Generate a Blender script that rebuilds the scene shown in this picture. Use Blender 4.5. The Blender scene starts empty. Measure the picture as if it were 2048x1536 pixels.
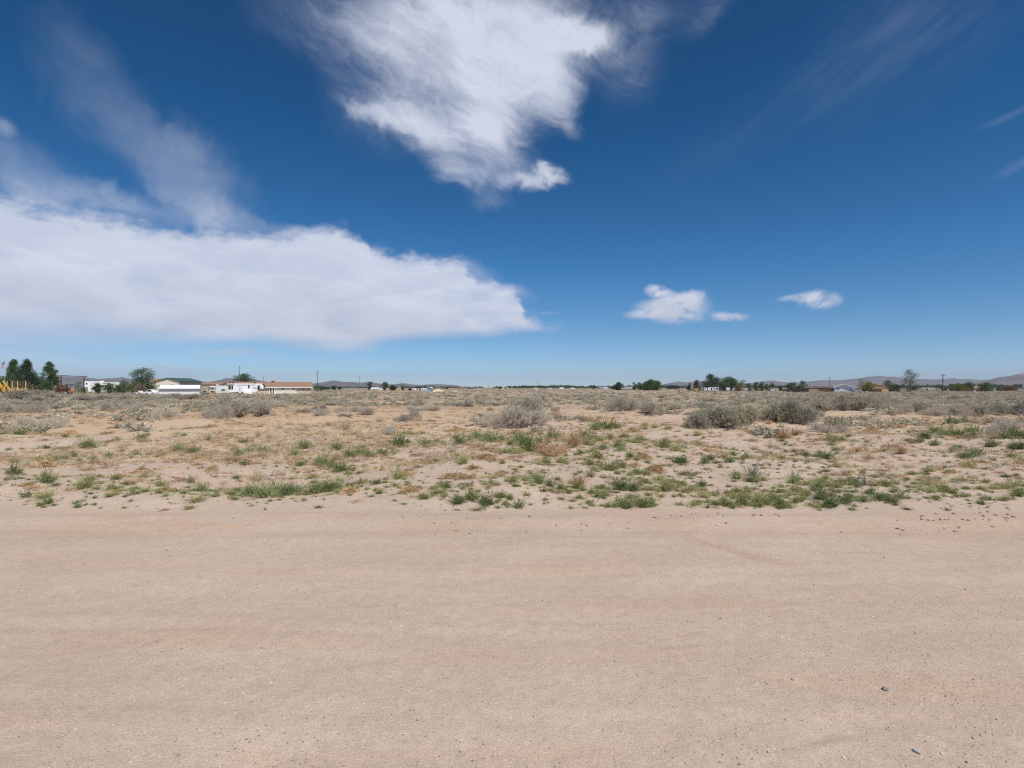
import bpy, math, random
import numpy as np
R = math.radians
SC = bpy.context.scene
COL = SC.collection

# ------------------------------------------------------------------ camera
CAM_H = 2.0
FPX = 1138.0            # focal length in photo pixels (2048 wide) = 20 mm lens
HOR = 775.0             # horizon row of the photo
cam_d = bpy.data.cameras.new('camera'); cam = bpy.data.objects.new('camera', cam_d)
COL.objects.link(cam); SC.camera = cam
cam_d.lens = 20.0; cam_d.sensor_width = 36.0; cam_d.clip_start = 0.05; cam_d.clip_end = 60000
cam.location = (0, 0, CAM_H)
cam.rotation_euler = (R(90) + math.atan((HOR - 768.0) / FPX), 0, 0)

# ------------------------------------------------------------------ sun, sky
SUN_EL = R(58); SUN_AZ = R(144)            # azimuth clockwise from +Y (camera looks to +Y)
sd = (math.sin(SUN_AZ)*math.cos(SUN_EL), math.cos(SUN_AZ)*math.cos(SUN_EL), math.sin(SUN_EL))
sun_d = bpy.data.lights.new('sun', 'SUN'); sun = bpy.data.objects.new('sun', sun_d)
COL.objects.link(sun)
sun_d.energy = 4.85; sun_d.angle = R(0.53); sun_d.color = (1.0, 0.955, 0.89)
from mathutils import Vector, Matrix, noise as mnoise
sun.rotation_euler = Vector(sd).to_track_quat('Z', 'Y').to_euler()
SC.view_settings.view_transform = 'Standard'; SC.view_settings.look = 'None'
SC.view_settings.exposure = 0.0; SC.view_settings.gamma = 1.0
SC.view_settings.use_curve_mapping = False
SC.cycles.use_denoising = True; SC.cycles.denoising_prefilter = 'NONE'; SC.cycles.filter_width = 1.15

def PA(px, py):
    """photo pixel -> (azimuth, elevation) of that direction in the world"""
    u = (px - 1024.0) / FPX; v = (HOR - py) / FPX
    a = math.atan(u); return a, math.atan(v * math.cos(a))

class NT:
    """little helper for node trees"""
    def __init__(s, nt): s.nt = nt; nt.nodes.clear()
    def n(s, t, **kw):
        nd = s.nt.nodes.new(t)
        for k, v in kw.items(): setattr(nd, k, v)
        return nd
    def put(s, sock, v):
        if isinstance(v, bpy.types.NodeSocket): s.nt.links.new(v, sock)
        elif v is not None: sock.default_value = v
    def m(s, op, a, b=None, c=None, clamp=False):
        nd = s.n('ShaderNodeMath', operation=op, use_clamp=clamp)
        s.put(nd.inputs[0], a); s.put(nd.inputs[1], b)
        if c is not None: s.put(nd.inputs[2], c)
        return nd.outputs[0]
    def add(s, a, b): return s.m('ADD', a, b)
    def sub(s, a, b): return s.m('SUBTRACT', a, b)
    def mul(s, a, b): return s.m('MULTIPLY', a, b)
    def mx(s, a, b): return s.m('MAXIMUM', a, b)
    def ss(s, v, lo, hi, t0=0.0, t1=1.0):
        nd = s.n('ShaderNodeMapRange', interpolation_type='SMOOTHSTEP', clamp=True)
        s.put(nd.inputs[0], v); s.put(nd.inputs[1], lo); s.put(nd.inputs[2], hi)
        s.put(nd.inputs[3], t0); s.put(nd.inputs[4], t1); return nd.outputs[0]
    def xyz(s, x, y, z=0.0):
        nd = s.n('ShaderNodeCombineXYZ'); s.put(nd.inputs[0], x); s.put(nd.inputs[1], y); s.put(nd.inputs[2], z)
        return nd.outputs[0]
    def sep(s, v):
        nd = s.n('ShaderNodeSeparateXYZ'); s.put(nd.inputs[0], v); return nd.outputs
    def noise(s, v, scale, detail=6.0, rough=0.55, dist=0.0, col=False):
        nd = s.n('ShaderNodeTexNoise'); s.put(nd.inputs['Vector'], v); nd.inputs['Scale'].default_value = scale
        nd.inputs['Detail'].default_value = detail; nd.inputs['Roughness'].default_value = rough
        nd.inputs['Distortion'].default_value = dist
        return nd.outputs[1 if col else 0]
    def curve(s, v, pts):
        nd = s.n('ShaderNodeFloatCurve'); s.put(nd.inputs[1], v); c = nd.mapping.curves[0]
        while len(c.points) > 2: c.points.remove(c.points[-1])
        c.points[0].location = pts[0]; c.points[1].location = pts[-1]
        for p in pts[1:-1]: c.points.new(*p)
        for p in c.points: p.handle_type = 'VECTOR'
        nd.mapping.update(); return nd.outputs[0]
    def mix(s, f, a, b, mode='MIX'):
        nd = s.n('ShaderNodeMix', data_type='RGBA', blend_type=mode)
        s.put(nd.inputs[0], f); s.put(nd.inputs[6], a); s.put(nd.inputs[7], b); return nd.outputs[2]
    def vm(s, op, a, b=None):
        nd = s.n('ShaderNodeVectorMath', operation=op); s.put(nd.inputs[0], a); s.put(nd.inputs[1], b)
        return nd.outputs[0]

def c4(r, g, b): return (r, g, b, 1.0)
def srgb(r, g, b):
    f = lambda c: (c/255/12.92) if c/255 <= 0.04045 else ((c/255+0.055)/1.055)**2.4
    return (f(r), f(g), f(b), 1.0)

world = bpy.data.worlds.new('World'); SC.world = world; world.use_nodes = True
world.cycles.sampling_method = 'MANUAL'; world.cycles.sample_map_resolution = 512
def build_sky():
    t = NT(world.node_tree)
    sky = t.n('ShaderNodeTexSky', sky_type='NISHITA', sun_disc=False, sun_elevation=SUN_EL, sun_rotation=SUN_AZ)
    sky.altitude = 1300; sky.air_density = 0.72; sky.dust_density = 0.25; sky.ozone_density = 2.6
    # dry desert air seen through a polarised lens: deeper blue away from the horizon
    d = t.n('ShaderNodeTexCoord').outputs['Generated']
    x, y, z = t.sep(d)
    A = t.m('ARCTAN2', x, y); E = t.m('ARCSINE', z)
    gm = t.n('ShaderNodeGamma'); t.put(gm.inputs[0], sky.outputs[0]); gm.inputs[1].default_value = 1.25
    grade = []
    for pts in SKY_GRADE:                      # the camera's rendering of this sky, by elevation
        grade.append(t.curve(t.m('MULTIPLY', E, 1.0, clamp=True), pts))
    skyc = t.mix(1.0, gm.outputs[0], t.xyz(*grade), 'MULTIPLY')
    # --- cloud coordinates: azimuth / elevation, with a warp that makes wisps
    P = t.xyz(A, E)
    W = t.vm('SUBTRACT', t.noise(P, 3.1, 5, 0.55, col=True), (0.5, 0.5, 0.5))
    def warped(base, amt):
        nd = t.n('ShaderNodeVectorMath', operation='MULTIPLY_ADD'); t.put(nd.inputs[0], W)
        nd.inputs[1].default_value = (amt, amt, 0); t.put(nd.inputs[2], base); return nd.outputs[0]
    un = lambda v: t.m('MULTIPLY_ADD', v, 1/2.0, 0.5)            # azimuth -1..1 -> 0..1
    ue = lambda v: t.mul(v, 1/0.8)                               # elevation 0..0.8 -> 0..1
    na = lambda a: a/2.0+0.5
    ne = lambda e: e/0.8
    streak0 = t.noise(warped(t.xyz(A, t.mul(E, 3.0)), 0.30), 9.0, 6, 0.6)
    # 1. the long bank on the left: upper and lower outline as curves of azimuth
    up = [(-400,330),(-200,362),(0,388),(100,410),(225,430),(300,452),(450,460),(600,462),(640,453),(690,452),(722,465),
          (742,487),(772,500),(850,508),(925,524),(945,545),(975,560),(1020,566),(1036,590),(1050,622),(1084,645),(1092,655)]
    lo = [(-400,735),(-200,728),(0,722),(150,716),(230,708),(330,698),(440,691),(540,690),(620,697),(700,702),(730,699),
          (780,688),(850,682),(930,677),(1000,675),(1040,668),(1080,661),(1092,655)]
    def outl(L, tail):
        o = []
        for p in L:
            a, e = PA(*p); o.append((na(a), ne(e)))
        a, e = PA(1092, 655); o.append((na(a)+0.02, ne(e)+tail)); o.append((1.0, ne(e)+tail)); o.insert(0, (0.0, o[0][1]))
        return o
    q = warped(P, 0.012); qx, qy, _ = t.sep(q)
    w2 = t.vm('SUBTRACT', t.noise(t.xyz(A, t.mul(E, 1.9)), 21, 6, 0.6, col=True), (0.5, 0.5, 0.5))
    wx, wy, _ = t.sep(w2)
    ax = t.m('MULTIPLY_ADD', wx, 0.045, qx); ey = t.m('MULTIPLY_ADD', wy, 0.055, qy)
    upc = t.curve(un(ax), outl(up, -0.1)); loc_ = t.curve(un(ax), outl(lo, 0.1))
    e1 = t.ss(t.sub(upc, ue(ey)), -0.008, 0.028)
    ey2 = t.m('MULTIPLY_ADD', wy, 0.006, E)
    e2 = t.ss(t.m('DIVIDE', t.sub(ue(ey2), loc_), t.ss(A, PA(450, 700)[0], PA(100, 700)[0], 1.0, 3.2)), -0.006, 0.030)
    core = t.mul(e1, e2)
    shade = t.noise(t.xyz(A, t.mul(E, 3.2)), 4.3, 5, 0.5, 0.4)
    feather = t.ss(t.sub(t.sub(upc, ue(ey)), t.mul(t.sub(shade, 0.42), 0.30)), -0.01, 0.075)
    endf = t.ss(ax, PA(820, 600)[0], PA(1075, 650)[0], 1.0, 0.25)
    body = t.mix(endf, t.mul(t.ss(streak0, 0.30, 0.58, 0.60, 1.0), 1.0), (1, 1, 1, 1))
    bank = t.mul(t.mul(core, t.mx(feather, 0.90)), t.ss(shade, 0.15, 0.42, 0.90, 0.99)); bank = t.mul(bank, body)
    # 2. the tall torn cloud above the middle: soft lobes eaten away by streaky noise
    w3 = t.vm('SUBTRACT', t.noise(warped(t.xyz(t.mul(A, 1.0), t.mul(E, 1.0)), 0.30), 15, 8, 0.60, col=True), (0.5, 0.5, 0.5))
    vx, vy, _ = t.sep(w3)
    streak = t.noise(warped(t.xyz(t.add(t.mul(A, 1.0), t.mul(E, 0.5)), t.mul(t.add(E, t.mul(A, 0.35)), 3.2)), 0.65), 6.5, 10, 0.66)
    # thin veils: soft ellipses (px, py, rx, ry, tilt degrees, opacity)
    def veil(px, py, rx, ry, tilt, op, warp=0.05, grain=None, soft=1.0):
        a0, e0 = PA(px, py); s = 1.0/FPX; c, sn = math.cos(R(tilt)), math.sin(R(tilt))
        g = t.m('MULTIPLY_ADD', vx, warp, A); h = t.m('MULTIPLY_ADD', vy, warp, E)
        da = t.sub(g, a0); de = t.sub(h, e0)
        k = math.cos(a0)
        uu = t.mul(t.add(t.mul(da, c), t.mul(de, sn)), 1/(rx*s*k)); vv = t.mul(t.sub(t.mul(de, c), t.mul(da, sn)), 1/(ry*s))
        r2 = t.m('SQRT', t.add(t.mul(uu, uu), t.mul(vv, vv)))
        o = t.ss(r2, 1.0+0.1*soft, 1.0-0.95*soft, 0.0, op)
        if grain is not None: o = t.mul(o, grain)
        return o
    lobes = [(1040,70,215,120,0,1.25),(1000,180,165,110,0,1.1),(960,275,125,62,0,.85),(1165,66,92,34,-4,1.0),(1125,205,58,62,35,.55),(1145,262,34,22,-30,.45),
             (1065,358,92,26,6,.85),(1105,352,44,22,-20,.6),(925,348,110,34,-8,.65),(845,268,120,50,-30,.65),(745,232,85,24,-18,.55),(985,398,70,34,0,.40),(1020,330,90,40,0,.6),
             (770,120,170,190,0,.62), (820,40,150,90,0,.4), (860,190,120,110,0,.35),(620,30,190,90,0,.30),(1255,120,110,110,20,.34),(1310,10,150,70,15,.32),(1430,8,95,36,28,.36),(900,0,160,90,0,.5)]
    fld = None
    for l in lobes:
        v = veil(*l, warp=0.055); fld = v if fld is None else t.add(fld, v)
    fine_s = t.noise(warped(t.xyz(t.add(A, t.mul(E, 0.6)), t.mul(t.add(E, t.mul(A, 0.35)), 2.6)), 0.9), 17.0, 8, 0.62)
    er = t.add(t.mul(t.sub(streak, 0.5), 1.0), t.mul(t.sub(fine_s, 0.5), 0.48))
    torn = t.ss(t.add(t.m('MINIMUM', fld, 1.25), t.mul(er, t.ss(fld, 0.0, 0.5))), 0.02, 1.50, 0.0, 1.02)
    torn = t.m('MINIMUM', torn, 0.96)
    gr = t.ss(streak, 0.30, 0.70, 0.45, 1.0)
    def streaks(tilt, f):
        c, sn = math.cos(R(tilt)), math.sin(R(tilt))
        uu = t.add(t.mul(A, c), t.mul(E, sn)); vv = t.sub(t.mul(E, c), t.mul(A, sn))
        return t.noise(t.xyz(t.mul(uu, 1.5), t.mul(vv, f)), 5.0, 6, 0.55, 0.3)
    g2 = t.ss(t.noise(warped(t.xyz(A, t.mul(E, 1.3)), 0.5), 8.0, 7, 0.6), 0.28, 0.7, 0.55, 1.0)
    g3 = t.ss(streaks(28, 9.0), 0.30, 0.75, 0.15, 0.85)
    vs = [veil(260, 250, 230, 75, -42, 0.20, 0.10, g2), veil(400, 360, 150, 75, -35, 0.24, 0.10, g2),
          veil(430, 428, 110, 42, -18, 0.70, 0.07, gr), veil(30, 340, 150, 60, -25, 0.30, 0.05, g2),
          veil(5, 252, 26, 16, -20, 0.30, 0.02), veil(60, 385, 90, 24, -12, 0.5, 0.05, gr), veil(230, 408, 190, 30, -8, 0.45, 0.06, gr), veil(600, 462, 120, 20, 0, .35, .04, gr),
          veil(1850, 40, 330, 120, 22, 0.085, 0.05, g3), veil(1600, 190, 420, 60, 25, 0.035, 0.05, g3),
          veil(2015, 233, 60, 7, 14, 0.07, 0.012), veil(2040, 328, 60, 11, 22, 0.07, 0.012),
          veil(1055, 648, 75, 16, -6, 0.60, 0.06, gr), veil(1010, 575, 70, 22, -10, 0.40, 0.07, gr), veil(1010, 590, 60, 36, 0, 0.45, 0.06, gr), veil(940, 540, 80, 30, -20, .4, .06, gr), veil(1095, 626, 40, 5, 0, 0.15, 0.01),
          veil(460, 706, 120, 12, 0, 0.45, 0.03), veil(350, 742, 110, 14, -3, 0.34, 0.03), veil(60, 735, 330, 34, 0, 0.34, 0.03),
          veil(660, 690, 130, 18, 0, 0.5, 0.03)]
    # small separate puffs
    g4 = t.ss(t.noise(warped(t.xyz(A, t.mul(E, 1.6)), 0.2), 30, 6, 0.62), 0.30, 0.52, 0.25, 1.0)
    ps = [veil(1345, 616, 82, 34, 4, 1.3, 0.035, g4, 0.8), veil(1318, 582, 34, 14, -10, 1.0, 0.030, g4, 0.8),
          veil(1375, 600, 44, 22, 0, 1.2, 0.03, g4, 0.7), veil(1300, 630, 60, 12, 3, 0.8, 0.02, g4, 0.8), veil(1458, 630, 46, 12, -4, 0.85, 0.03, g4, 0.8),
          veil(1640, 600, 46, 19, -5, 1.2, 0.03, g4, 0.8), veil(1595, 595, 44, 8, 0, 0.6, 0.02, g4, 0.8)]
    def union(lst):
        inv = None
        for v in lst:
            o = t.m('SUBTRACT', 1.0, v, clamp=True); inv = o if inv is None else t.mul(inv, o)
        return t.m('SUBTRACT', 1.0, inv, clamp=True)
    M = union([bank, torn] + vs + ps)
    # clouds only in the half of the sky in front; behind, a few broad thin ones of their own
    front = t.ss(y, 0.05, 0.35)
    back = t.mul(t.ss(t.noise(t.vm('DIVIDE', d, t.xyz(t.mx(z, 0.12), t.mx(z, 0.12), 1.0)), 0.9, 7, 0.6, 0.5), 0.52, 0.75, 0.0, 0.8), t.m('SUBTRACT', 1.0, front))
    M = t.mx(t.mul(M, front), t.mul(back, t.ss(z, 0.0, 0.15)))
    lit = t.noise(t.xyz(A, t.mul(E, 2.6)), 7.0, 6, 0.55, 0.5)
    topl = t.ss(t.sub(upc, ue(ey)), 0.0, 0.22, 1.0, 0.0)
    br = t.mul(t.ss(lit, 0.3, 0.7, 0.0, 1.0), 0.55)
    br = t.m('MULTIPLY_ADD', t.mul(topl, e1), 0.45, br, clamp=True)
    br = t.m('MULTIPLY_ADD', t.ss(streak0, 0.35, 0.7), 0.18, br, clamp=True)
    br = t.mx(br, t.mul(torn, 0.80))
    cc = t.mix(br, CLOUD_DARK, CLOUD_LIGHT)
    out = t.mix(M, skyc, cc)
    bg = t.n('ShaderNodeBackground'); t.put(bg.inputs[0], out); bg.inputs[1].default_value = 0.1
    o = t.n('ShaderNodeOutputWorld'); t.put(o.inputs[0], bg.outputs[0])
SKY_GRADE = [[(0, .56), (.018, .55), (.083, .43), (.21, .205), (.45, .055), (.7, .10), (1, .08)],
             [(0, .62), (.018, .60), (.083, .59), (.21, .60), (.45, .53), (.7, .47), (1, .45)],
             [(0, .68), (.018, .67), (.083, .62), (.21, .70), (.45, .68), (.7, .62), (1, .60)]]
CLOUD_DARK = c4(5.1, 5.65, 7.0); CLOUD_LIGHT = c4(7.3, 7.6, 8.8)
build_sky()
# ------------------------------------------------------------------ helpers
def gx(px, d): return (px - 1024.0) / FPX * d
def gd(py): return CAM_H * FPX / (py - HOR)          # distance of flat ground seen at row py
def gz(py, d): return CAM_H + (HOR - py) * d / FPX   # height of a point at distance d seen at row py

_rs = np.random.RandomState(7); _perm = _rs.permutation(1024); _val = _rs.rand(1024)
def vnoise(x, y, seed=0):
    xi = np.floor(x).astype(np.int64); yi = np.floor(y).astype(np.int64)
    fx = x - xi; fy = y - yi; fx = fx*fx*(3-2*fx); fy = fy*fy*(3-2*fy)
    def hsh(i, j): return _val[_perm[(_perm[(i + seed*57) & 1023] + j) & 1023]]
    a = hsh(xi, yi); b = hsh(xi+1, yi); c = hsh(xi, yi+1); d = hsh(xi+1, yi+1)
    return (a*(1-fx)+b*fx)*(1-fy) + (c*(1-fx)+d*fx)*fy - 0.5
def fbm(x, y, sc, octs=4, seed=0, rough=0.5):
    v = 0; a = 1.0
    for o in range(octs):
        v = v + a*vnoise(x/sc, y/sc, seed+o); sc = sc/2.03; a *= rough
    return v
def sstep(v, a, b):
    t = np.clip((v-a)/(b-a), 0, 1); return t*t*(3-2*t)

# sand heaped round the big bushes: photo column, row, radius (m), height (m)
MOUNDS = [(1440,875,2.6,.34),(1560,862,2.4,.36),(1030,858,2.2,.22),(500,838,2.2,.20),(860,948,1.5,.13),(1235,935,1.8,.14),
          (1330,915,1.5,.12),(960,905,1.6,.12),(640,915,1.7,.12),(2000,868,2.2,.25),(1720,965,1.0,.06),(545,962,.8,.08),
          (1650,940,1.2,.09),(1880,920,1.4,.10),(300,900,1.8,.09),(1110,900,1.4,.12),(900,930,1.0,.06),(1500,950,1.0,.07),
          (1700,835,2.5,.2),(1900,838,2.5,.2),(1235,828,2.0,.16),(1300,836,2.0,.14),(100,795,5,.3),(700,860,2.2,.10),(1800,890,2.2,.12)]
MOUNDS = [(gx(a, gd(b)), gd(b)+0.25*c, c, e) for a, b, c, e in MOUNDS]
PITS = []   # shallow scuffs in the sand of the road: x, y, length, angle, depth
for (a, b, L, an, dp) in [(1600,1368,.22,-28,.010),(1640,1385,.16,-35,.009),(1790,1350,.15,-38,.012),(1825,1372,.22,-32,.014),(1880,1385,.16,-12,.010),
                          (1690,1100,.5,-12,.012),(1500,1082,.6,-22,.014),(1560,1108,.5,-25,.012),(1920,1440,.25,-40,.008),(850,1395,.2,-30,.006),
                          (1630,1475,.2,20,.008),(1350,1290,.3,10,.006),(1120,1240,.35,-5,.006),(700,1330,.3,15,.005),(380,1250,.4,5,.005)]:
    d = gd(b); PITS.append((gx(a, d), d, L, R(an), dp))

def edge_y(x): return 9.45 + 0.16*np.sin(x*0.55) + 0.5*vnoise(x/2.1, x*0+3.3, 3) + 0.2*vnoise(x/0.5, x*0+1.3, 5)
def height(x, y):
    x = np.asarray(x, float); y = np.asarray(y, float)
    r = np.sqrt(x*x+y*y)
    f = sstep(y - edge_y(x), -0.25, 0.9)                   # 0 on the road, 1 in the field
    f2 = sstep(-(y + 4.2), 0.0, 1.0); ff = np.maximum(f, f2)
    far = 1/(1+(r/160.0)**2)
    h = ff*(0.05 + 0.34*fbm(x, y, 4.2, 4, 11)*far + 0.13*fbm(x, y, 1.1, 3, 21)*np.exp(-r/30.0))
    h = h + ff*0.35*fbm(x, y, 17.0, 3, 31)*far*sstep(r, 12, 35)
    # road: crown, berm beside the weeds, wheel lines
    rd = 1-ff
    h = h + rd*(0.030*fbm(x*0.35, y, 1.3, 4, 41) + 0.012*fbm(x*0.8, y, 0.42, 4, 47)*(0.4+1.2*sstep(fbm(x, y, 2.2, 2, 49), -.1, .3)))
    h = h + rd*0.045*np.exp(-((y-8.75-0.25*vnoise(x/3.0, x*0, 4))/0.28)**2)*(0.7+0.9*vnoise(x/0.6, y/0.3, 9))
    h = h - rd*0.020*np.exp(-((y-8.05-0.15*vnoise(x/4.0, x*0, 6))/0.22)**2)
    h = h + rd*0.012*np.exp(-((y-7.45-0.15*vnoise(x/4.0, x*0, 8))/0.10)**2)
    tr = np.sin(x*2*np.pi/0.115)*np.exp(-((y-7.55)/0.07)**2)*sstep(x, 2.2, 3.6)     # tyre tread print
    h = h + rd*0.007*tr
    wob = y+0.10*np.sin(x*0.7)+0.35*vnoise(x/5.0, x*0, 13)
    for yc, dp in ((6.3, .016), (6.55, -.010), (5.5, .008), (4.7, .013), (4.9, -.010), (3.55, .010), (3.7, -.006)): h = h - rd*dp*np.exp(-((wob-yc)/0.09)**2)*np.clip(.5+1.6*vnoise(x/1.7, x*0+yc, 15), 0, 1)
    for mx_, my_, mr, mh in MOUNDS:
        h = h + mh*np.exp(-(((x-mx_)/mr)**2 + ((y-my_)/(mr*0.8))**2))
    near = r < 14
    if np.any(near):
        for px_, py_, L, an, dp in PITS:
            u = (x-px_)*math.cos(an)+(y-py_)*math.sin(an); v = -(x-px_)*math.sin(an)+(y-py_)*math.cos(an)
            w = 0.035+0.012*np.sin(u*21)
            h = h - 1.7*dp*np.exp(-(u/L)**2)*(np.exp(-(v/w)**2) - 0.9*np.exp(-((v+0.07)/w)**2))
    return h

def npmesh(name, V, F, mats, mi=None, smooth=False):
    """V (n,3) array, F (m,k) array of one polygon size"""
    me = bpy.data.meshes.new(name); V = np.asarray(V, np.float32); F = np.asarray(F, np.int32)
    k = F.shape[1]
    me.vertices.add(len(V)); me.vertices.foreach_set('co', V.ravel())
    me.loops.add(F.size); me.loops.foreach_set('vertex_index', F.ravel())
    me.polygons.add(len(F)); me.polygons.foreach_set('loop_start', np.arange(0, F.size, k, dtype=np.int32))
    try: me.polygons.foreach_set('loop_total', np.full(len(F), k, np.int32))
    except Exception: pass
    for m in (mats if isinstance(mats, (list, tuple)) else [mats]): me.materials.append(m)
    if mi is not None: me.polygons.foreach_set('material_index', np.asarray(mi, np.int32))
    me.polygons.foreach_set('use_smooth', np.full(len(F), smooth))
    me.update(calc_edges=True); return me

def link(name, me, parent=None, loc=None):
    o = bpy.data.objects.new(name, me); COL.objects.link(o)
    if parent is not None: o.parent = parent
    if loc is not None: o.location = loc
    return o
def tag(o, label, cat, group=None, kind=None):
    if kind: o['kind'] = kind
    if label: o['label'] = label
    if cat: o['category'] = cat
    if group: o['group'] = group
    return o
def thing(name, label, cat, loc=(0, 0, 0), rz=0.0, group=None):
    o = bpy.data.objects.new(name, None); COL.objects.link(o); o.location = loc; o.rotation_euler = (0, 0, rz)
    o.empty_display_size = 0.3
    return tag(o, label, cat, group)

# ------------------------------------------------------------------ ground
def sand_material():
    m = bpy.data.materials.new('desert sand'); m.use_nodes = True; t = NT(m.node_tree)
    P = t.n('ShaderNodeNewGeometry').outputs['Position']
    x, y, z = t.sep(P)
    Pf = t.xyz(x, y, 0.0)
    lx = t.xyz(t.mul(x, 0.16), y, 0.0)                        # stretched along the road
    big = t.noise(Pf, 0.35, 5, 0.6); band = t.noise(lx, 1.5, 6, 0.6)
    fine = t.noise(Pf, 70, 3, 0.7); mid = t.noise(Pf, 9, 5, 0.65); grit = t.noise(Pf, 160, 2, 0.8)
    fine2 = t.noise(Pf, 26, 4, 0.7)
    col = t.mix(t.ss(big, 0.3, 0.7), c4(.430, .338, .270), c4(.472, .376, .305))
    col = t.mix(t.mul(t.ss(band, 0.42, 0.68), 0.55), col, c4(.470, .338, .245))
    # pinkish fresh sand along the edge of the road
    be = t.mul(t.ss(t.m('ABSOLUTE', t.sub(y, 8.35)), 0.9, 0.2), t.ss(t.noise(t.xyz(t.mul(x, 0.35), y, 3.0), 1.6, 6, 0.68), 0.42, 0.64))
    col = t.mix(t.mul(be, 0.42), col, c4(.450, .292, .195))
    be2 = t.mul(t.ss(t.m('ABSOLUTE', t.sub(y, 7.75)), 0.22, 0.03), t.ss(t.noise(lx, 3.0, 3), 0.45, 0.6))
    col = t.mix(t.mul(be2, 0.28), col, c4(.47, .28, .165))
    # scuffed smoother patches on the travelled way
    sc = t.ss(t.noise(t.xyz(t.mul(x, 0.5), y, 4.0), 0.9, 5, 0.65, 0.8), 0.46, 0.60)
    col = t.mix(t.mul(sc, 0.30), col, c4(.505, .405, .325))
    wy = t.add(y, t.mul(t.noise(t.xyz(t.mul(x, 0.22), 0.0, 3.0), 1.0, 2), 0.8))
    for yc, w_ in ((7.35, .16), (6.05, .20), (5.35, .14), (4.15, .2), (3.2, .18)):
        tk = t.ss(t.m('ABSOLUTE', t.sub(wy, yc+.4)), w_*1.5, w_*0.5)
        tk = t.mul(tk, t.ss(t.noise(t.xyz(t.mul(x, 0.3), y, yc), 1.3, 4), 0.42, 0.62))
        col = t.mix(t.mul(tk, 0.34), col, c4(.40, .295, .22) if yc in (7.35, 5.35) else c4(.54, .43, .34))
    # darker track of fresh sand slanting across the road right of the middle
    ax_, ay_ = gx(1392, gd(1081)), gd(1081); bx_, by_ = gx(1650, gd(1144)), gd(1144); ln = math.hypot(bx_-ax_, by_-ay_); ux, uy = (bx_-ax_)/ln, (by_-ay_)/ln
    al = t.add(t.mul(t.sub(x, ax_), ux), t.mul(t.sub(y, ay_), uy)); ac = t.add(t.mul(t.sub(x, ax_), -uy), t.mul(t.sub(y, ay_), ux))
    ac = t.add(ac, t.mul(t.sub(t.noise(Pf, 2.5, 4), 0.5), 0.25))
    dg = t.mul(t.ss(t.m('ABSOLUTE', ac), 0.16, 0.07), t.mul(t.ss(al, -0.3, 0.2), t.ss(al, ln+0.2, ln-0.9)))
    col = t.mix(t.mul(dg, 0.55), col, c4(.395, .275, .205))
    # grain
    g = t.ss(fine, 0.30, 0.72, 0.84, 1.14)
    col = t.mix(1.0, col, t.xyz(g, g, g), 'MULTIPLY')
    g = t.ss(grit, 0.32, 0.7, 0.90, 1.08)
    col = t.mix(1.0, col, t.xyz(g, g, g), 'MULTIPLY')
    g = t.ss(fine2, 0.3, 0.7, 0.94, 1.05)
    col = t.mix(1.0, col, t.xyz(g, g, g), 'MULTIPLY')
    g = t.ss(mid, 0.3, 0.7, 0.93, 1.06)
    col = t.mix(1.0, col, t.xyz(g, g, g), 'MULTIPLY')
    # coarse grains and tiny pebbles: dark, grey and pale
    def dots(scale, lim, thr, c):
        v = t.n('ShaderNodeTexVoronoi', feature='F1'); t.put(v.inputs['Vector'], Pf); v.inputs['Scale'].default_value = scale
        r, g_, b_ = t.sep(v.outputs['Color'])
        on = t.mul(t.m('GREATER_THAN', r, thr), t.ss(v.outputs['Distance'], lim, lim*0.7))
        return on
    patch = t.ss(t.noise(Pf, 1.1, 4, 0.6), 0.35, 0.65, 0.35, 1.0)
    col = t.mix(t.mul(dots(38, 0.28, 0.87, 0), patch), col, c4(.17, .13, .105))
    col = t.mix(t.mul(dots(31, 0.22, 0.93, 0), 0.6), col, c4(.72, .62, .52))
    col = t.mix(t.mul(dots(14, 0.13, 0.86, 0), patch), col, c4(.13, .12, .115))
    # field: bleached litter of dead annual weeds
    dist = t.m('SQRT', t.add(t.mul(x, x), t.mul(y, y)))
    left = t.ss(x, 6, -12, 0.55, 1.0)
    lit = t.noise(t.xyz(x, y, 2.0), 0.55, 6, 0.68); litf = t.noise(t.xyz(x, y, 7.0), 16, 4, 0.75)
    litm = t.noise(t.xyz(x, y, 9.0), 3.0, 4, 0.65)
    k = t.add(lit, t.ss(y, 11, 34, -0.16, 0.07)); k = t.add(k, t.mul(t.sub(litm, 0.5), 0.5))
    k = t.add(k, t.mul(t.sub(left, 0.8), 0.25))
    k = t.mul(t.ss(k, 0.42, 0.60), t.ss(y, 10.6, 13.0))
    straw = t.mix(t.ss(litf, 0.35, 0.65), c4(.34, .215, .115), c4(.54, .385, .225))
    straw = t.mix(t.ss(litm, 0.4, 0.7), straw, c4(.50, .38, .255))
    col = t.mix(t.mul(k, 0.78), col, straw)
    # far flats: grey brown low scrub between open tan soil
    f1 = t.noise(t.xyz(t.mul(x, 0.12), t.mul(y, 0.5), 1.0), 0.22, 7, 0.7)
    f2 = t.noise(Pf, 0.9, 6, 0.75)
    kk = t.mul(t.ss(dist, 26, 90), t.ss(t.add(f1, t.mul(t.sub(f2, 0.5), 0.6)), 0.32, 0.56))
    col = t.mix(t.mul(kk, 0.80), col, c4(.245, .190, .135))
    op = t.mul(t.ss(dist, 38, 60), t.ss(t.noise(t.xyz(t.mul(x, 0.10), t.mul(y, 0.6), 5.0), 0.30, 5, 0.6), 0.5, 0.64))
    col = t.mix(t.mul(op, 0.5), col, c4(.47, .33, .20))
    b = t.n('ShaderNodeBump'); b.inputs['Strength'].default_value = 0.6; b.inputs['Distance'].default_value = 0.012
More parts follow.
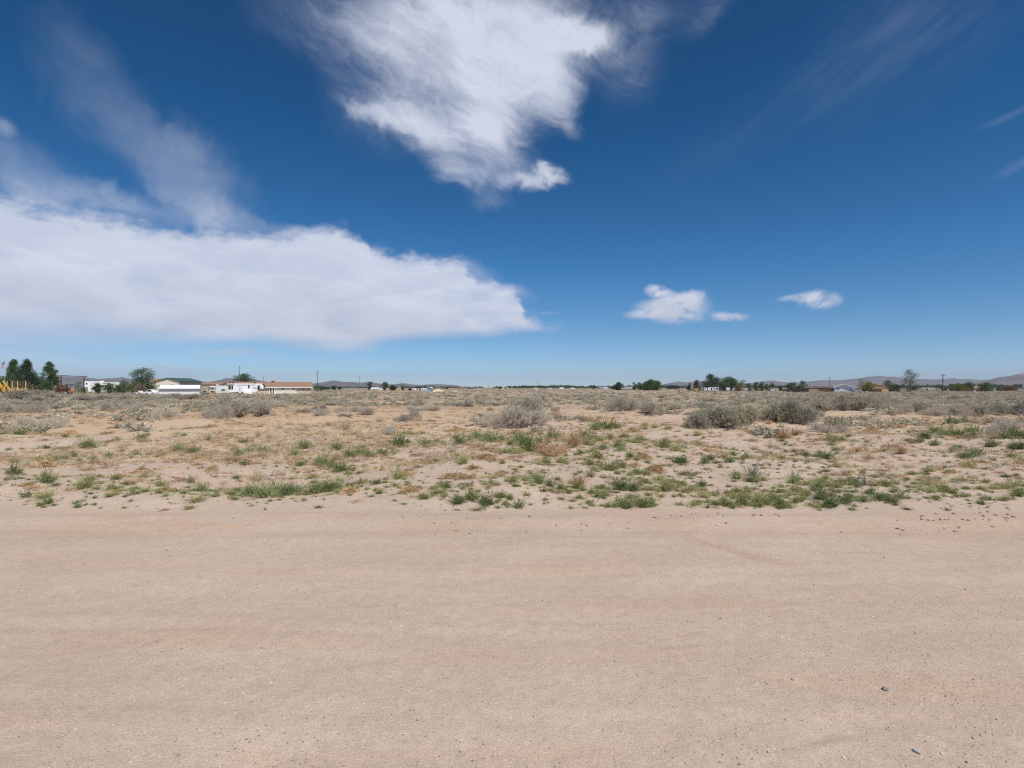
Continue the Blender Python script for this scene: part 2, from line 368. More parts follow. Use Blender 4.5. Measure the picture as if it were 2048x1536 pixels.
    hh = t.add(t.mul(fine, 0.75), t.mul(grit, 0.35)); hh = t.add(hh, t.mul(mid, 1.3)); hh = t.add(hh, t.mul(fine2, 0.9))
    t.put(b.inputs['Height'], hh)
    p = t.n('ShaderNodeBsdfPrincipled'); t.put(p.inputs['Base Color'], col); p.inputs['Roughness'].default_value = 0.95
    p.inputs['Specular IOR Level'].default_value = 0.15; t.put(p.inputs['Normal'], b.outputs[0])
    o = t.n('ShaderNodeOutputMaterial'); t.put(o.inputs[0], p.outputs[0]); return m
SAND = sand_material()

def build_ground():
    fw = np.arange(-56, 56.01, 0.36); bk = np.arange(60, 300, 4.0)
    ang = np.radians(np.concatenate([fw, bk]))                # clockwise from +Y
    na_ = len(ang); rr = [0.7]
    while rr[-1] < 12000: rr.append(rr[-1]*1.0085 if rr[-1] > 6 and rr[-1] < 60 else rr[-1]*1.012 if rr[-1] < 200 else rr[-1]*1.03)
    rr = np.array(rr); nr = len(rr)
    X = rr[:, None]*np.sin(ang)[None]; Y = rr[:, None]*np.cos(ang)[None]
    Z = height(X, Y)
    V = np.stack([X, Y, Z], -1).reshape(-1, 3); V = np.vstack([V, [[0, 0, 0]]])
    i = np.arange(nr-1)[:, None]; j = np.arange(na_)[None]; j2 = (j+1) % na_
    Q = np.stack([i*na_+j, i*na_+j2, (i+1)*na_+j2, (i+1)*na_+j], -1).reshape(-1, 4)
    Q = Q[:, ::-1]
    c = V[Q].mean(1); road = (c[:, 1] < edge_y(c[:, 0])-0.05) & (c[:, 1] > -4.6)
    cap = np.stack([np.full(na_, len(V)-1), (np.arange(na_)+1) % na_, np.arange(na_)], -1)
    for nm, q, extra in (('ground', Q[~road], None), ('dirt_road', Q[road], cap)):
        used = np.zeros(len(V), bool); used[q.ravel()] = True
        if extra is not None: used[extra.ravel()] = True
        mp = np.cumsum(used)-1
        me = npmesh(nm, V[used], mp[q], SAND, smooth=True)
        o = link(nm, me); o['kind'] = 'structure'
        o['label'] = 'wide pale sandy dirt road across the foreground' if extra is not None else 'flat sandy desert ground reaching the horizon'
    me = npmesh('cap', V[np.r_[0:na_, len(V)-1]], np.stack([np.full(na_, na_), (np.arange(na_)+1) % na_, np.arange(na_)], -1), SAND)
    # join the little centre disc to the road
    ro = bpy.data.objects['dirt_road']; import bmesh
    bm = bmesh.new(); bm.from_mesh(ro.data); bm.from_mesh(me); bm.to_mesh(ro.data); bm.free(); bpy.data.meshes.remove(me)
build_ground()

# ------------------------------------------------------------------ hills on the horizon
def hill_material():
    m = bpy.data.materials.new('bare hillside'); m.use_nodes = True; t = NT(m.node_tree)
    P = t.n('ShaderNodeNewGeometry').outputs['Position']
    a = t.noise(P, 0.0016, 8, 0.65, 0.6); b = t.noise(P, 0.011, 6, 0.7)
    col = t.mix(t.ss(a, 0.35, 0.65), c4(.095, .068, .060), c4(.19, .140, .115))
    col = t.mix(t.mul(t.ss(b, 0.45, 0.62), 0.55), col, c4(.055, .048, .040))
    p = t.n('ShaderNodeBsdfPrincipled'); t.put(p.inputs['Base Color'], col); p.inputs['Roughness'].default_value = 1.0
    p.inputs['Specular IOR Level'].default_value = 0.05
    o = t.n('ShaderNodeOutputMaterial'); t.put(o.inputs[0], p.outputs[0]); return m
HILLM = hill_material()
def hills(name, prof, r0, r1, seed, label):
    """prof: (column, row) of the skyline; the range stands between r0 and r1 metres away"""
    rm = (r0+r1)/2; px = np.linspace(prof[0][0], prof[-1][0], 420); py = np.interp(px, [p[0] for p in prof], [p[1] for p in prof])
    top = (HOR-py)*rm/FPX                                    # height of the ridge
    top = np.maximum(top*(1+0.10*fbm(px, px*0, 24, 4, seed)), 0)
    T = np.linspace(0, 1, 34); u = (px-1024)/FPX
    Yd = r0+(r1-r0)*T
    X = u[None]*Yd[:, None]; Y = np.repeat(Yd[:, None], len(px), 1)
    shape = np.sin(np.pi*np.clip(T, 0, 1))**0.9
    n = 1+0.55*fbm(X, Y, 620, 5, seed+3, 0.55)*(1-np.abs(2*T-1))[:, None]
    gul = 1-0.25*np.abs(fbm(X, Y*0.35, 260, 4, seed+9))*np.sin(np.pi*T)[:, None]*3*(T < .5)[:, None]
    Z = np.clip(top[None]*shape[:, None]*np.where(T[:, None] < 0.5, gul*np.minimum(n, 1.03), 1), 0, None)
    Z[np.abs(T-0.5).argmin()] = top
    Z[0] = -3; Z[-1] = -3; Z[:, 0] = -3; Z[:, -1] = -3
    V = np.stack([X, Y, Z], -1).reshape(-1, 3); nx = len(px)
    i = np.arange(len(T)-1)[:, None]; j = np.arange(nx-1)[None]
    Q = np.stack([i*nx+j, i*nx+j+1, (i+1)*nx+j+1, (i+1)*nx+j], -1).reshape(-1, 4)
    o = link(name, npmesh(name, V, Q, HILLM, smooth=True)); o['kind'] = 'structure'; o['label'] = label
hills('hills', [(-700,775.5),(-640,770),(-570,761),(-500,757),(-300,752),(-150,755),(0,752),(75,754),(125,753),(170,755),(200,758),(228,757),(243,754),(262,757),(300,759),(380,763),(420,763),
    (450,757),(480,756),(510,759),(560,766),(620,768),(650,763),(668,761),(690,764),(700,763),(722,765),(736,763),(762,767),(790,768),(806,766),(830,769),
    (850,769),(880,768),(912,770),(930,774),(945,775.5)], 6000, 8600, 5, 'long low range of purple brown hills on the left horizon')
hills('hills', [(990,775.5),(1025,773.4),(1060,771.4),(1100,772.2),(1140,773.8),(1185,775.5)], 9500, 11500, 25, 'faint low hill line near the middle of the horizon')
hills('hills', [(1270,775.5),(1300,773),(1320,770),(1340,766),(1356,763),(1372,765),(1386,763),(1396,761),(1410,764),(1440,766),(1480,767),(1505,765),(1522,763),(1546,761),
    (1564,763),(1580,765),(1600,764),(1650,760),(1668,761),(1700,758),(1720,756),(1736,752.5),(1760,751.5),(1790,752.5),(1812,755.5),(1842,758),(1870,758.5),(1898,757.5),
    (1912,756.5),(1935,758.5),(1960,759.5),(1990,760),(2040,762),(2200,768),(2400,775.5)], 7600, 10400, 45, 'broad purple grey range of hills on the right horizon')
hills('hills', [(1900,775.5),(1940,768),(1965,763),(1978,759.5),(1986,757),(1996,754),(2010,752.5),(2030,749.5),(2048,747),(2100,742),(2180,738),(2300,744),(2500,760),(2600,775.5)],
    4600, 7000, 65, 'nearer brown hill rising at the right edge of the horizon')
# ------------------------------------------------------------------ plants
def leaf_mat(name, cols, rough=0.7, trans=0.25, objvar=0.35, pos=3.0):
    """cols: two base colours; varies per plant and over the plant"""
    m = bpy.data.materials.new(name); m.use_nodes = True; t = NT(m.node_tree)
    rnd = t.n('ShaderNodeObjectInfo').outputs['Random']
    P = t.n('ShaderNodeNewGeometry').outputs['Position']
    isl = t.n('ShaderNodeNewGeometry').outputs['Random Per Island']
    n = t.noise(P, pos, 3, 0.6)
    f = t.add(t.mul(rnd, objvar), t.mul(n, 1.0-objvar)); f = t.add(f, t.mul(t.sub(isl, 0.5), 0.5))
    col = t.mix(t.ss(f, 0.15, 0.8), c4(*cols[0]), c4(*cols[1]))
    br = t.m('MULTIPLY_ADD', rnd, 0.3, 0.85); br = t.mul(br, t.m('MULTIPLY_ADD', isl, 0.36, 0.82))
    col = t.mix(1.0, col, t.xyz(br, br, br), 'MULTIPLY')
    p = t.n('ShaderNodeBsdfPrincipled'); t.put(p.inputs['Base Color'], col); p.inputs['Roughness'].default_value = rough
    p.inputs['Specular IOR Level'].default_value = 0.25
    tr = t.n('ShaderNodeBsdfTranslucent'); t.put(tr.inputs[0], col)
    mx = t.n('ShaderNodeMixShader'); mx.inputs[0].default_value = trans
    t.put(mx.inputs[1], p.outputs[0]); t.put(mx.inputs[2], tr.outputs[0])
    o = t.n('ShaderNodeOutputMaterial'); t.put(o.inputs[0], mx.outputs[0]); return m
M_SAGE = leaf_mat('sagebrush leaves', [(.38, .36, .27), (.60, .54, .42)], pos=1.6)
M_SAGEW = leaf_mat('sagebrush wood', [(.19, .16, .145), (.35, .30, .26)], 0.9, 0.0)
M_GREYW = leaf_mat('dead grey twigs', [(.42, .36, .30), (.62, .55, .46)], 0.9, 0.0)
M_RAB = leaf_mat('rabbitbrush leaves', [(.44, .42, .28), (.62, .58, .41)])
M_YEL = leaf_mat('yellow flowers', [(.42, .37, .12), (.50, .46, .17)])
M_GRN = leaf_mat('green weed', [(.175, .235, .080), (.345, .38, .165)], 0.55, 0.3, 0.5, 1.0)
M_YGR = leaf_mat('yellow green weed', [(.30, .31, .11), (.48, .455, .22)], 0.55, 0.3, 0.5, 1.2)
M_BGR = leaf_mat('blue green weed', [(.17, .20, .14), (.29, .31, .22)], 0.6, 0.25, 0.5, 1.2)
M_DRY = leaf_mat('dead tan weed', [(.45, .285, .145), (.68, .50, .30)], 0.8, 0.25, 0.5, 2.5)
M_BRN = leaf_mat('dead brown weed', [(.38, .25, .15), (.60, .44, .28)], 0.8, 0.2, 0.5, 2.5)
M_STR = leaf_mat('bleached straw', [(.54, .42, .27), (.72, .60, .43)], 0.7, 0.25, 0.5, 2.5)
M_STEM = leaf_mat('weed stems', [(.15, .18, .08), (.28, .27, .14)], 0.8, 0.0)

class Tri:
    """collects triangles with a material index each"""
    def __init__(s): s.v = []; s.f = []; s.m = []; s.n = 0
    def add(s, V, F, mi):
        V = np.asarray(V, float); F = np.asarray(F, int)
        s.v.append(V); s.f.append(F+s.n); s.m.append(np.full(len(F), mi)); s.n += len(V)
    def mesh(s, name, mats): return npmesh(name, np.vstack(s.v), np.vstack(s.f), mats, np.concatenate(s.m))
def unit(a): return a/np.maximum(np.linalg.norm(a, axis=-1, keepdims=True), 1e-9)
def blades(T, P, D, L, W, rs, mi, droop=0.0):
    """thin kite leaves: base points P, directions D, lengths L, widths W"""
    n = len(P); D = unit(D); S = unit(np.cross(D, rs.normal(size=(n, 3))))
    L = np.broadcast_to(np.asarray(L, float).reshape(-1, 1), (n, 1)); W = np.broadcast_to(np.asarray(W, float).reshape(-1, 1), (n, 1))
    mid = P+D*L*0.45; tip = P+D*L; tip[:, 2] -= (droop*L)[:, 0]
    V = np.stack([P, mid+S*W*0.5, tip, mid-S*W*0.5], 1).reshape(-1, 3)
    b = np.arange(n)[:, None]*4; F = np.vstack([b+[0, 1, 2], b+[0, 2, 3]])
    T.add(V, F, mi)
def tubes(T, A, B, ra, rb, mi):
    """many three-sided tapered sticks from A to B"""
    n = len(A); D = unit(B-A); ref = np.where(np.abs(D[:, 2:3]) > 0.9, [[1.0, 0, 0]], [[0, 0, 1.0]])
    S = unit(np.cross(D, ref)); U = np.cross(D, S); vs = []
    ra = np.broadcast_to(np.asarray(ra, float).reshape(-1, 1), (n, 1)); rb = np.broadcast_to(np.asarray(rb, float).reshape(-1, 1), (n, 1))
    for Pp, r in ((A, ra), (B, rb)):
        for k in range(3):
            c, s_ = math.cos(2.094*k), math.sin(2.094*k); vs.append(Pp+(S*c+U*s_)*r)
    V = np.stack(vs, 1).reshape(-1, 3); b = np.arange(n)[:, None]*6; F = []
    for k in range(3):
        l = (k+1) % 3; F += [b+[k, l, 3+l], b+[k, 3+l, 3+k]]
    T.add(V, np.vstack(F), mi)

def gen_weed(seed, R0, H, nst, nlf, ll, lw, spread=1.0, mi=0, ms=1, stem=0.003, upl=0.5, droop=0.0, T=None, c0=(0, 0)):
    """bushy annual: many stems from one root, small leaves along them. Returns Tri (0 leaf, 1 stem)"""
    rs = np.random.RandomState(seed); T = T or Tri()
    ph = rs.rand(nst)*2*np.pi; q = rs.rand(nst)**0.7*spread
    el = np.pi/2*(1-0.92*q)                                    # elevation of each stem
    lob = 1+0.35*np.sin(ph*2+seed)+0.2*np.sin(ph*3+seed*2)
    L = (1/np.sqrt((np.cos(el)/R0)**2+(np.sin(el)/H)**2))*(0.55+0.5*rs.rand(nst))*lob
    D = np.stack([np.cos(ph)*np.cos(el), np.sin(ph)*np.cos(el), np.sin(el)], -1)
    P0 = np.stack([rs.normal(size=nst)*R0*0.10+c0[0], rs.normal(size=nst)*R0*0.10+c0[1], np.full(nst, -0.01)], -1)
    bend = np.stack([rs.normal(size=nst), rs.normal(size=nst), 0.9+0.4*rs.normal(size=nst)], -1)*0.14
    def at(t): return P0+D*(L*t)[:, None]+bend*(L*t*t)[:, None]
    pr = at(np.zeros(nst))
    for k in range(1, 4):
        p = at(np.full(nst, k/3)); tubes(T, pr, p, stem*(1.15-k/3.2+0.3), stem*(1.15-k/3.2), ms); pr = p
    if nlf:
        idx = np.repeat(np.arange(nst), nlf); tt = 0.12+0.92*rs.rand(len(idx))
        P = P0[idx]+D[idx]*(L[idx]*tt)[:, None]+bend[idx]*(L[idx]*tt*tt)[:, None]
        P[:, 2] = np.maximum(P[:, 2], 0.004)
        dd = unit(rs.normal(size=(len(idx), 3)))*0.9+D[idx]*0.6+np.array([0, 0, upl])
        blades(T, P, dd, ll*(0.5+rs.rand(len(idx))), lw*(0.6+0.8*rs.rand(len(idx))), rs, mi, droop)
    return T

def gen_flat(seed, R0, n, ll, lw, H=0.05, T=None, mi=0):
    """matted dead weed: curled flakes close to the sand"""
    rs = np.random.RandomState(seed); T = T or Tri()
    ph = rs.rand(n)*2*np.pi; r = R0*np.sqrt(rs.rand(n))*(0.8+0.35*np.sin(ph*2+seed)+0.2*np.sin(ph*5+seed))
    hh = H*(1-np.clip(r/R0, 0, 1))**0.6*rs.rand(n)
    P = np.stack([r*np.cos(ph), r*np.sin(ph)*0.8, hh], -1)
    D = rs.normal(size=(n, 3)); D[:, 2] = np.abs(D[:, 2])*0.7+0.12
    blades(T, P, D, ll*(0.4+rs.rand(n)), lw*(0.5+rs.rand(n)), rs, mi, 0.15)
    return T

def gen_grass(seed, R0, H, n, w=0.004, T=None, mi=0):
    """tuft of arching thin blades"""
    rs = np.random.RandomState(seed); T = T or Tri(); ph = rs.rand(n)*2*np.pi; q = rs.rand(n)
    P = np.stack([rs.normal(size=n)*R0*0.22, rs.normal(size=n)*R0*0.22, np.full(n, -0.01)], -1)
    out = np.stack([np.cos(ph), np.sin(ph), np.zeros(n)], -1)
    L = H*(0.55+0.6*rs.rand(n)); pr = P
    for k in range(1, 4):
        t = k/3; p = P+np.array([0, 0, 1.0])*(L*t*(1-0.25*q*t))[:, None]+out*(R0*q*t*t)[:, None]
        tubes(T, pr, p, w*(1.1-t)+w*0.33, w*(1.1-t)+0.0004, mi); pr = p
    return T

def gen_sage(seed, H=0.72, nb=26, ntw=11, nlf=9, ll=0.055, lw=0.020, wood=1.0, leafy=1.0, detail=True, flowers=0):
    """woody desert shrub about one metre in radius; returns foliage Tri, wood Tri, flowers Tri"""
    rs = np.random.RandomState(seed); F = Tri(); Wd = Tri(); Y = Tri()
    # the bush is a few overlapping domes of different height
    nd = rs.randint(3, 6); dc = np.stack([rs.normal(size=nd)*0.34, rs.normal(size=nd)*0.34], -1); dr = 0.50+0.28*rs.rand(nd); dh = H*(0.62+0.5*rs.rand(nd))
    A0 = []; B0 = []; which = rs.randint(0, nd, nb)
    ph = rs.rand(nb)*2*np.pi; el = np.arcsin(np.clip(rs.rand(nb)**0.85*0.98+0.05, 0, 1))
    dirn = np.stack([np.cos(ph)*np.cos(el), np.sin(ph)*np.cos(el), np.sin(el)], -1)
    sc = np.stack([dr[which], dr[which], dh[which]], -1)
    cen = np.concatenate([dc[which], np.zeros((nb, 1))], 1)
    mid = cen+dirn*sc*0.52; root = cen*0.55+rs.normal(size=(nb, 3))*[0.05, 0.05, 0.0]
    k1 = root*0.5+mid*0.5+rs.normal(size=(nb, 3))*0.05; k1[:, 2] = np.maximum(k1[:, 2]*0.8, 0.02)
    tubes(Wd, root, k1, 0.020*wood, 0.014*wood, 0); tubes(Wd, k1, mid, 0.014*wood, 0.009*wood, 0)
    ti = np.repeat(np.arange(nb), ntw)
    d2 = unit(dirn[ti]+rs.normal(size=(len(ti), 3))*0.42+[0, 0, 0.22])
    end = cen[ti]+d2*sc[ti]*(0.80+0.34*rs.rand(len(ti)))[:, None]; end[:, 2] = np.maximum(end[:, 2], 0.03)
    st = mid[ti]*(0.75+0.25*rs.rand(len(ti)))[:, None]
    tubes(Wd, st, end, 0.006*wood, 0.002*wood, 0)
    # fine twiglets
    n3 = 3 if detail else 1
    t3 = np.repeat(np.arange(len(ti)), n3); f3 = 0.35+0.6*rs.rand(len(t3))
    s3 = st[t3]*(1-f3)[:, None]+end[t3]*f3[:, None]
    e3 = s3+(unit(d2[t3]+rs.normal(size=(len(t3), 3))*0.8+[0, 0, 0.5]))*(0.06+0.11*rs.rand(len(t3)))[:, None]
    tubes(Wd, s3, e3, 0.0028*wood, 0.0016*wood, 0)
    if nlf:
        AA = np.vstack([st*0.35+end*0.65, s3]); BB = np.vstack([end, e3])
        li = np.repeat(np.arange(len(AA)), nlf); fl = rs.rand(len(li))*1.05
        P = AA[li]*(1-fl)[:, None]+BB[li]*fl[:, None]+rs.normal(size=(len(li), 3))*0.012
        keep = rs.rand(len(li)) < leafy*(0.35+0.9*np.clip(P[:, 2]/(H*0.6), 0, 1)); P = P[keep]; li = li[keep]
        D = unit(BB[li]-AA[li])*0.8+rs.normal(size=(len(li), 3))*0.55+[0, 0, 0.35]
        blades(F, P, D, ll*(0.5+rs.rand(len(li))), lw*(0.6+0.7*rs.rand(len(li))), rs, 0)
        if flowers:
            s = rs.rand(len(P)) < flowers; s &= (np.sin(P[:, 0]*6+seed)+np.sin(P[:, 1]*7+seed) > 0.7)
            Q = P[s]; blades(Y, Q, rs.normal(size=(len(Q), 3))+[0, 0, 1.0], 0.05, 0.035, rs, 0)
    return F, Wd, Y
# prototypes: shared meshes for every kind of plant
PROTO = {}
def proto(kind, k, parts): PROTO.setdefault(kind, []).append(parts)
for k in range(4):
    F, W, Y = gen_sage(100+k, 0.62+0.06*k, 34, 13, 11, 0.044, 0.0125, leafy=0.8)
    proto('sage', k, [('foliage', F.mesh('sagebrush_foliage', [M_SAGE])), ('branches', W.mesh('sagebrush_branches', [M_SAGEW]))])
for k in range(2):
    F, W, Y = gen_sage(140+k, 0.60, 44, 15, 5, 0.045, 0.011, wood=0.85, leafy=0.55)
    proto('greysage', k, [('foliage', F.mesh('sagebrush_foliage', [M_SAGE])), ('branches', W.mesh('sagebrush_branches', [M_GREYW]))])
for k in range(2):
    F, W, Y = gen_sage(160+k, 0.80, 36, 14, 11, 0.058, 0.0095, leafy=0.8, flowers=0.16)
    for v, f in zip(Y.v, Y.f): F.add(v, f-f.min(), 1)
    proto('rabbit', k, [('foliage', F.mesh('rabbitbrush_foliage', [M_RAB if k == 0 else M_SAGE, M_YEL])), ('branches', W.mesh('rabbitbrush_branches', [M_SAGEW]))])
for k in range(2):   # dead shrub, bare twigs only
    F, W, Y = gen_sage(180+k, 0.55, 40, 14, 0, wood=0.75, leafy=0)
    proto('deadshrub', k, [('branches', W.mesh('dead_shrub_branches', [M_GREYW]))])
def small_sage(k, T=None):
    F, W, Y = gen_sage(200+k, 0.60, 10, 6, 5, 0.16, 0.060, wood=1.4, detail=False)
    T = Tri(); 
    for v, f in zip(F.v, F.f): T.add(v, f-f.min(), 0)
    for v, f in zip(W.v, W.f): T.add(v, f-f.min(), 1)
    return T.mesh('sagebrush_far', [M_SAGE, M_SAGEW])
for k in range(4): proto('farsage', k, [('foliage', small_sage(k))])
def single(kind, T, mats): PROTO.setdefault(kind, []).append([('plant', T.mesh(kind, mats))])
for k in range(4): single('green', gen_weed(300+k, .30, .21, 120, 30, .026, .0068, upl=0.8), [M_GRN, M_STEM])
for k in range(3): single('greenflat', gen_weed(320+k, .32, .11, 36, 24, .028, .0068, upl=0.5), [M_GRN, M_STEM])
for k in range(3): single('ygreen', gen_weed(340+k, .30, .14, 84, 24, .027, .0068, upl=0.6), [M_YGR, M_STEM])
for k in range(2): single('bluegreen', gen_weed(360+k, .30, .20, 60, 20, .030, .0065, upl=0.5), [M_BGR, M_GREYW])
for k in range(4):
    T = gen_flat(400+k, .30, 620, .045, .015, .11); gen_weed(410+k, .30, .13, 22, 12, .030, .008, 0.95, 0, 0, T=T); single('dry', T, [M_DRY])
for k in range(3): single('drybush', gen_weed(430+k, .30, .26, 130, 16, .030, .008, 0.9, 0, 0, stem=.0028), [M_DRY if k else M_BRN])
for k in range(3):
    T = gen_flat(450+k, .30, 260, .05, .012, .05); gen_weed(460+k, .30, .10, 14, 9, .03, .007, 1, 0, 0, T=T); single('brown', T, [M_BRN])
for k in range(3): single('straw', gen_weed(470+k, .30, .17, 90, 3, .045, .005, 0.95, 0, 0, stem=.0022), [M_STR])
for k in range(2): single('grass', gen_grass(490+k, .30, .42, 170, .0022), [M_STR if k else M_YGR])
for k in range(2): single('tumble', gen_weed(500+k, .30, .34, 120, 4, .035, .0022, 1.0, 0, 0, stem=.0020, upl=0.0), [M_GREYW])
for k in range(3): single('sprig', gen_weed(520+k, .10, .07, 9, 9, .020, .006, 0.8), [M_GRN, M_STEM])
for k in range(4):
    T = gen_flat(540+k, .26, 46, .040, .011, .025); gen_weed(550+k, .16, .06, 7, 5, .028, .006, 1, 0, 0, T=T); single('litter', T, [M_STR if k % 2 else M_DRY])
for k in range(2): single('litterg', gen_weed(560+k, .22, .16, 26, 4, .035, .006, .9, 0, 0, stem=.0025), [M_STR if k else M_GREYW])

INFO = {   # kind: (object name, category, description)
 'sage': ('sagebrush', 'shrub', 'grey green sagebrush dome'), 'greysage': ('sagebrush', 'shrub', 'pale grey twiggy sagebrush'),
 'rabbit': ('rabbitbrush', 'shrub', 'olive rabbitbrush with yellow flecks'), 'deadshrub': ('dead_shrub', 'dead shrub', 'leafless grey dead shrub'),
 'farsage': ('sagebrush', 'shrub', 'small grey sagebrush'), 'green': ('green_weed', 'weed', 'bushy green weed clump'),
 'greenflat': ('green_weed', 'weed', 'low sprawling green weed'), 'ygreen': ('yellow_green_weed', 'weed', 'yellow green weed clump'),
 'bluegreen': ('blue_green_weed', 'weed', 'dusty blue green weed'), 'dry': ('dried_weed', 'dead weed', 'matted orange tan dead weed'),
 'drybush': ('dried_weed_bush', 'dead weed', 'round brown dried weed bush'), 'brown': ('withered_weed', 'dead weed', 'flat withered brown weed'),
 'straw': ('straw_tuft', 'dry grass', 'bleached straw tuft'), 'grass': ('bunchgrass_tuft', 'grass tuft', 'upright pale bunchgrass tuft'),
 'tumble': ('tumbleweed', 'tumbleweed', 'bleached tangled tumbleweed'), 'sprig': ('weed_seedling', 'weed', 'tiny green weed sprig')}
PR = random.Random(11); COUNT = {}
def sizeword(w): return 'small' if w < 0.35 else ('medium' if w < 0.8 else ('large' if w < 2 else 'very large'))
def where(px, py):
    hz = [(0, ''), (120, 'below the dark evergreens'), (235, 'below the white trailers'), (330, 'below the lone tree'), (440, 'below the metal barn'),
          (540, 'below the long camper'), (640, 'below the long house'), (760, 'right of the house'), (900, 'below the cream shed'), (1000, 'left of twin sagebrush'), (1120, 'at the twin sagebrush'),
          (1230, 'right of twin sagebrush'), (1350, 'left of the rabbitbrush'), (1480, 'below the left rabbitbrush'), (1620, 'below the right rabbitbrush'), (1730, 'below the blue shed'),
          (1840, 'below the tan shed'), (1940, 'below the right pole'), (9999, 'by the right edge')]
    h = next(b for a, b in hz[1:] if px < a)
    vz = [(783, 'on far flats'), (792, 'in far scrub'), (805, 'in back scrub'), (830, 'in middle scrub'), (860, 'in near scrub'), (890, 'on back sand'), (925, 'on mid sand'),
          (955, 'on open sand'), (985, 'near the verge'), (9999, 'on the verge')]
    return h, next(b for a, b in vz if py < a)
ALLP = []; USED = {}
def add_plant(kind, px, py, wpx, hs=1.0, label=None, name=None):
    d = gd(py); x = gx(px, d); ALLP.append((x, d, kind))
    w = wpx*d/FPX; vs = PROTO[kind]; parts = vs[PR.randrange(len(vs))]
    base = {'sage': 2.0, 'greysage': 2.0, 'rabbit': 2.0, 'deadshrub': 2.0, 'farsage': 2.0, 'sprig': 0.2}.get(kind, 0.62)
    s = w/base
    if hs < 0: hs = (-hs*d/FPX)/(s*{'sage': .80, 'greysage': .68, 'rabbit': .95, 'deadshrub': .62, 'tumble': .34, 'bluegreen': .22}[kind])*1.02
    nm, cat, desc = INFO[kind]; h, v = where(px, py)
    grp = None
    if label is None:
        label = '%s %s %s, %s' % (sizeword(w), desc, v, h)
        if len(label.replace(',', '').split()) > 16: label = '%s %s, %s' % (desc, v, h)
        grp = '%ss %s, %s' % (desc, v, h)
    
    z = float(height(np.array([x]), np.array([d]))[0])
    rz = PR.uniform(0, 6.283); sc = (s*PR.uniform(.92, 1.08), s*PR.uniform(.92, 1.08), s*hs)
    if len(parts) == 1:
        o = bpy.data.objects.new(nm, parts[0][1]); COL.objects.link(o); o.location = (x, d, z-0.005*s); o.rotation_euler = (0, 0, rz); o.scale = sc
        tag(o, label, cat, grp)
    else:
        o = thing(nm, label, cat, (x, d, z-0.02*s), rz, grp); o.scale = sc
        for pn, me in parts: link(pn, me, o)
    return o

def tell_apart():
    """plants that share words and stand near each other: say which one, from left to right"""
    by = {}
    for o in COL.objects:
        if o.parent is None and o.get('group') and o.get('label'): by.setdefault(o['label'], []).append(o)
    num = {2: 'two', 3: 'three', 4: 'four', 5: 'five', 6: 'six', 7: 'seven', 8: 'eight', 9: 'nine', 10: 'ten', 11: 'eleven', 12: 'twelve'}; od = ['', 'second', 'third', 'fourth', 'fifth', 'sixth', 'seventh', 'eighth', 'ninth', 'tenth', 'eleventh', 'twelfth']
    for lb, L in by.items():
        n = len(L)
        if n < 2 or n > 12: continue
        L.sort(key=lambda o: o.location.x/max(o.location.y, 1))
        for i, o in enumerate(L):
            w = 'leftmost of %s, ' % num[n] if i == 0 else ('rightmost of %s, ' % num[n] if i == n-1 else '%s of %s, ' % (od[i], num[n]))
            o['label'] = w+lb
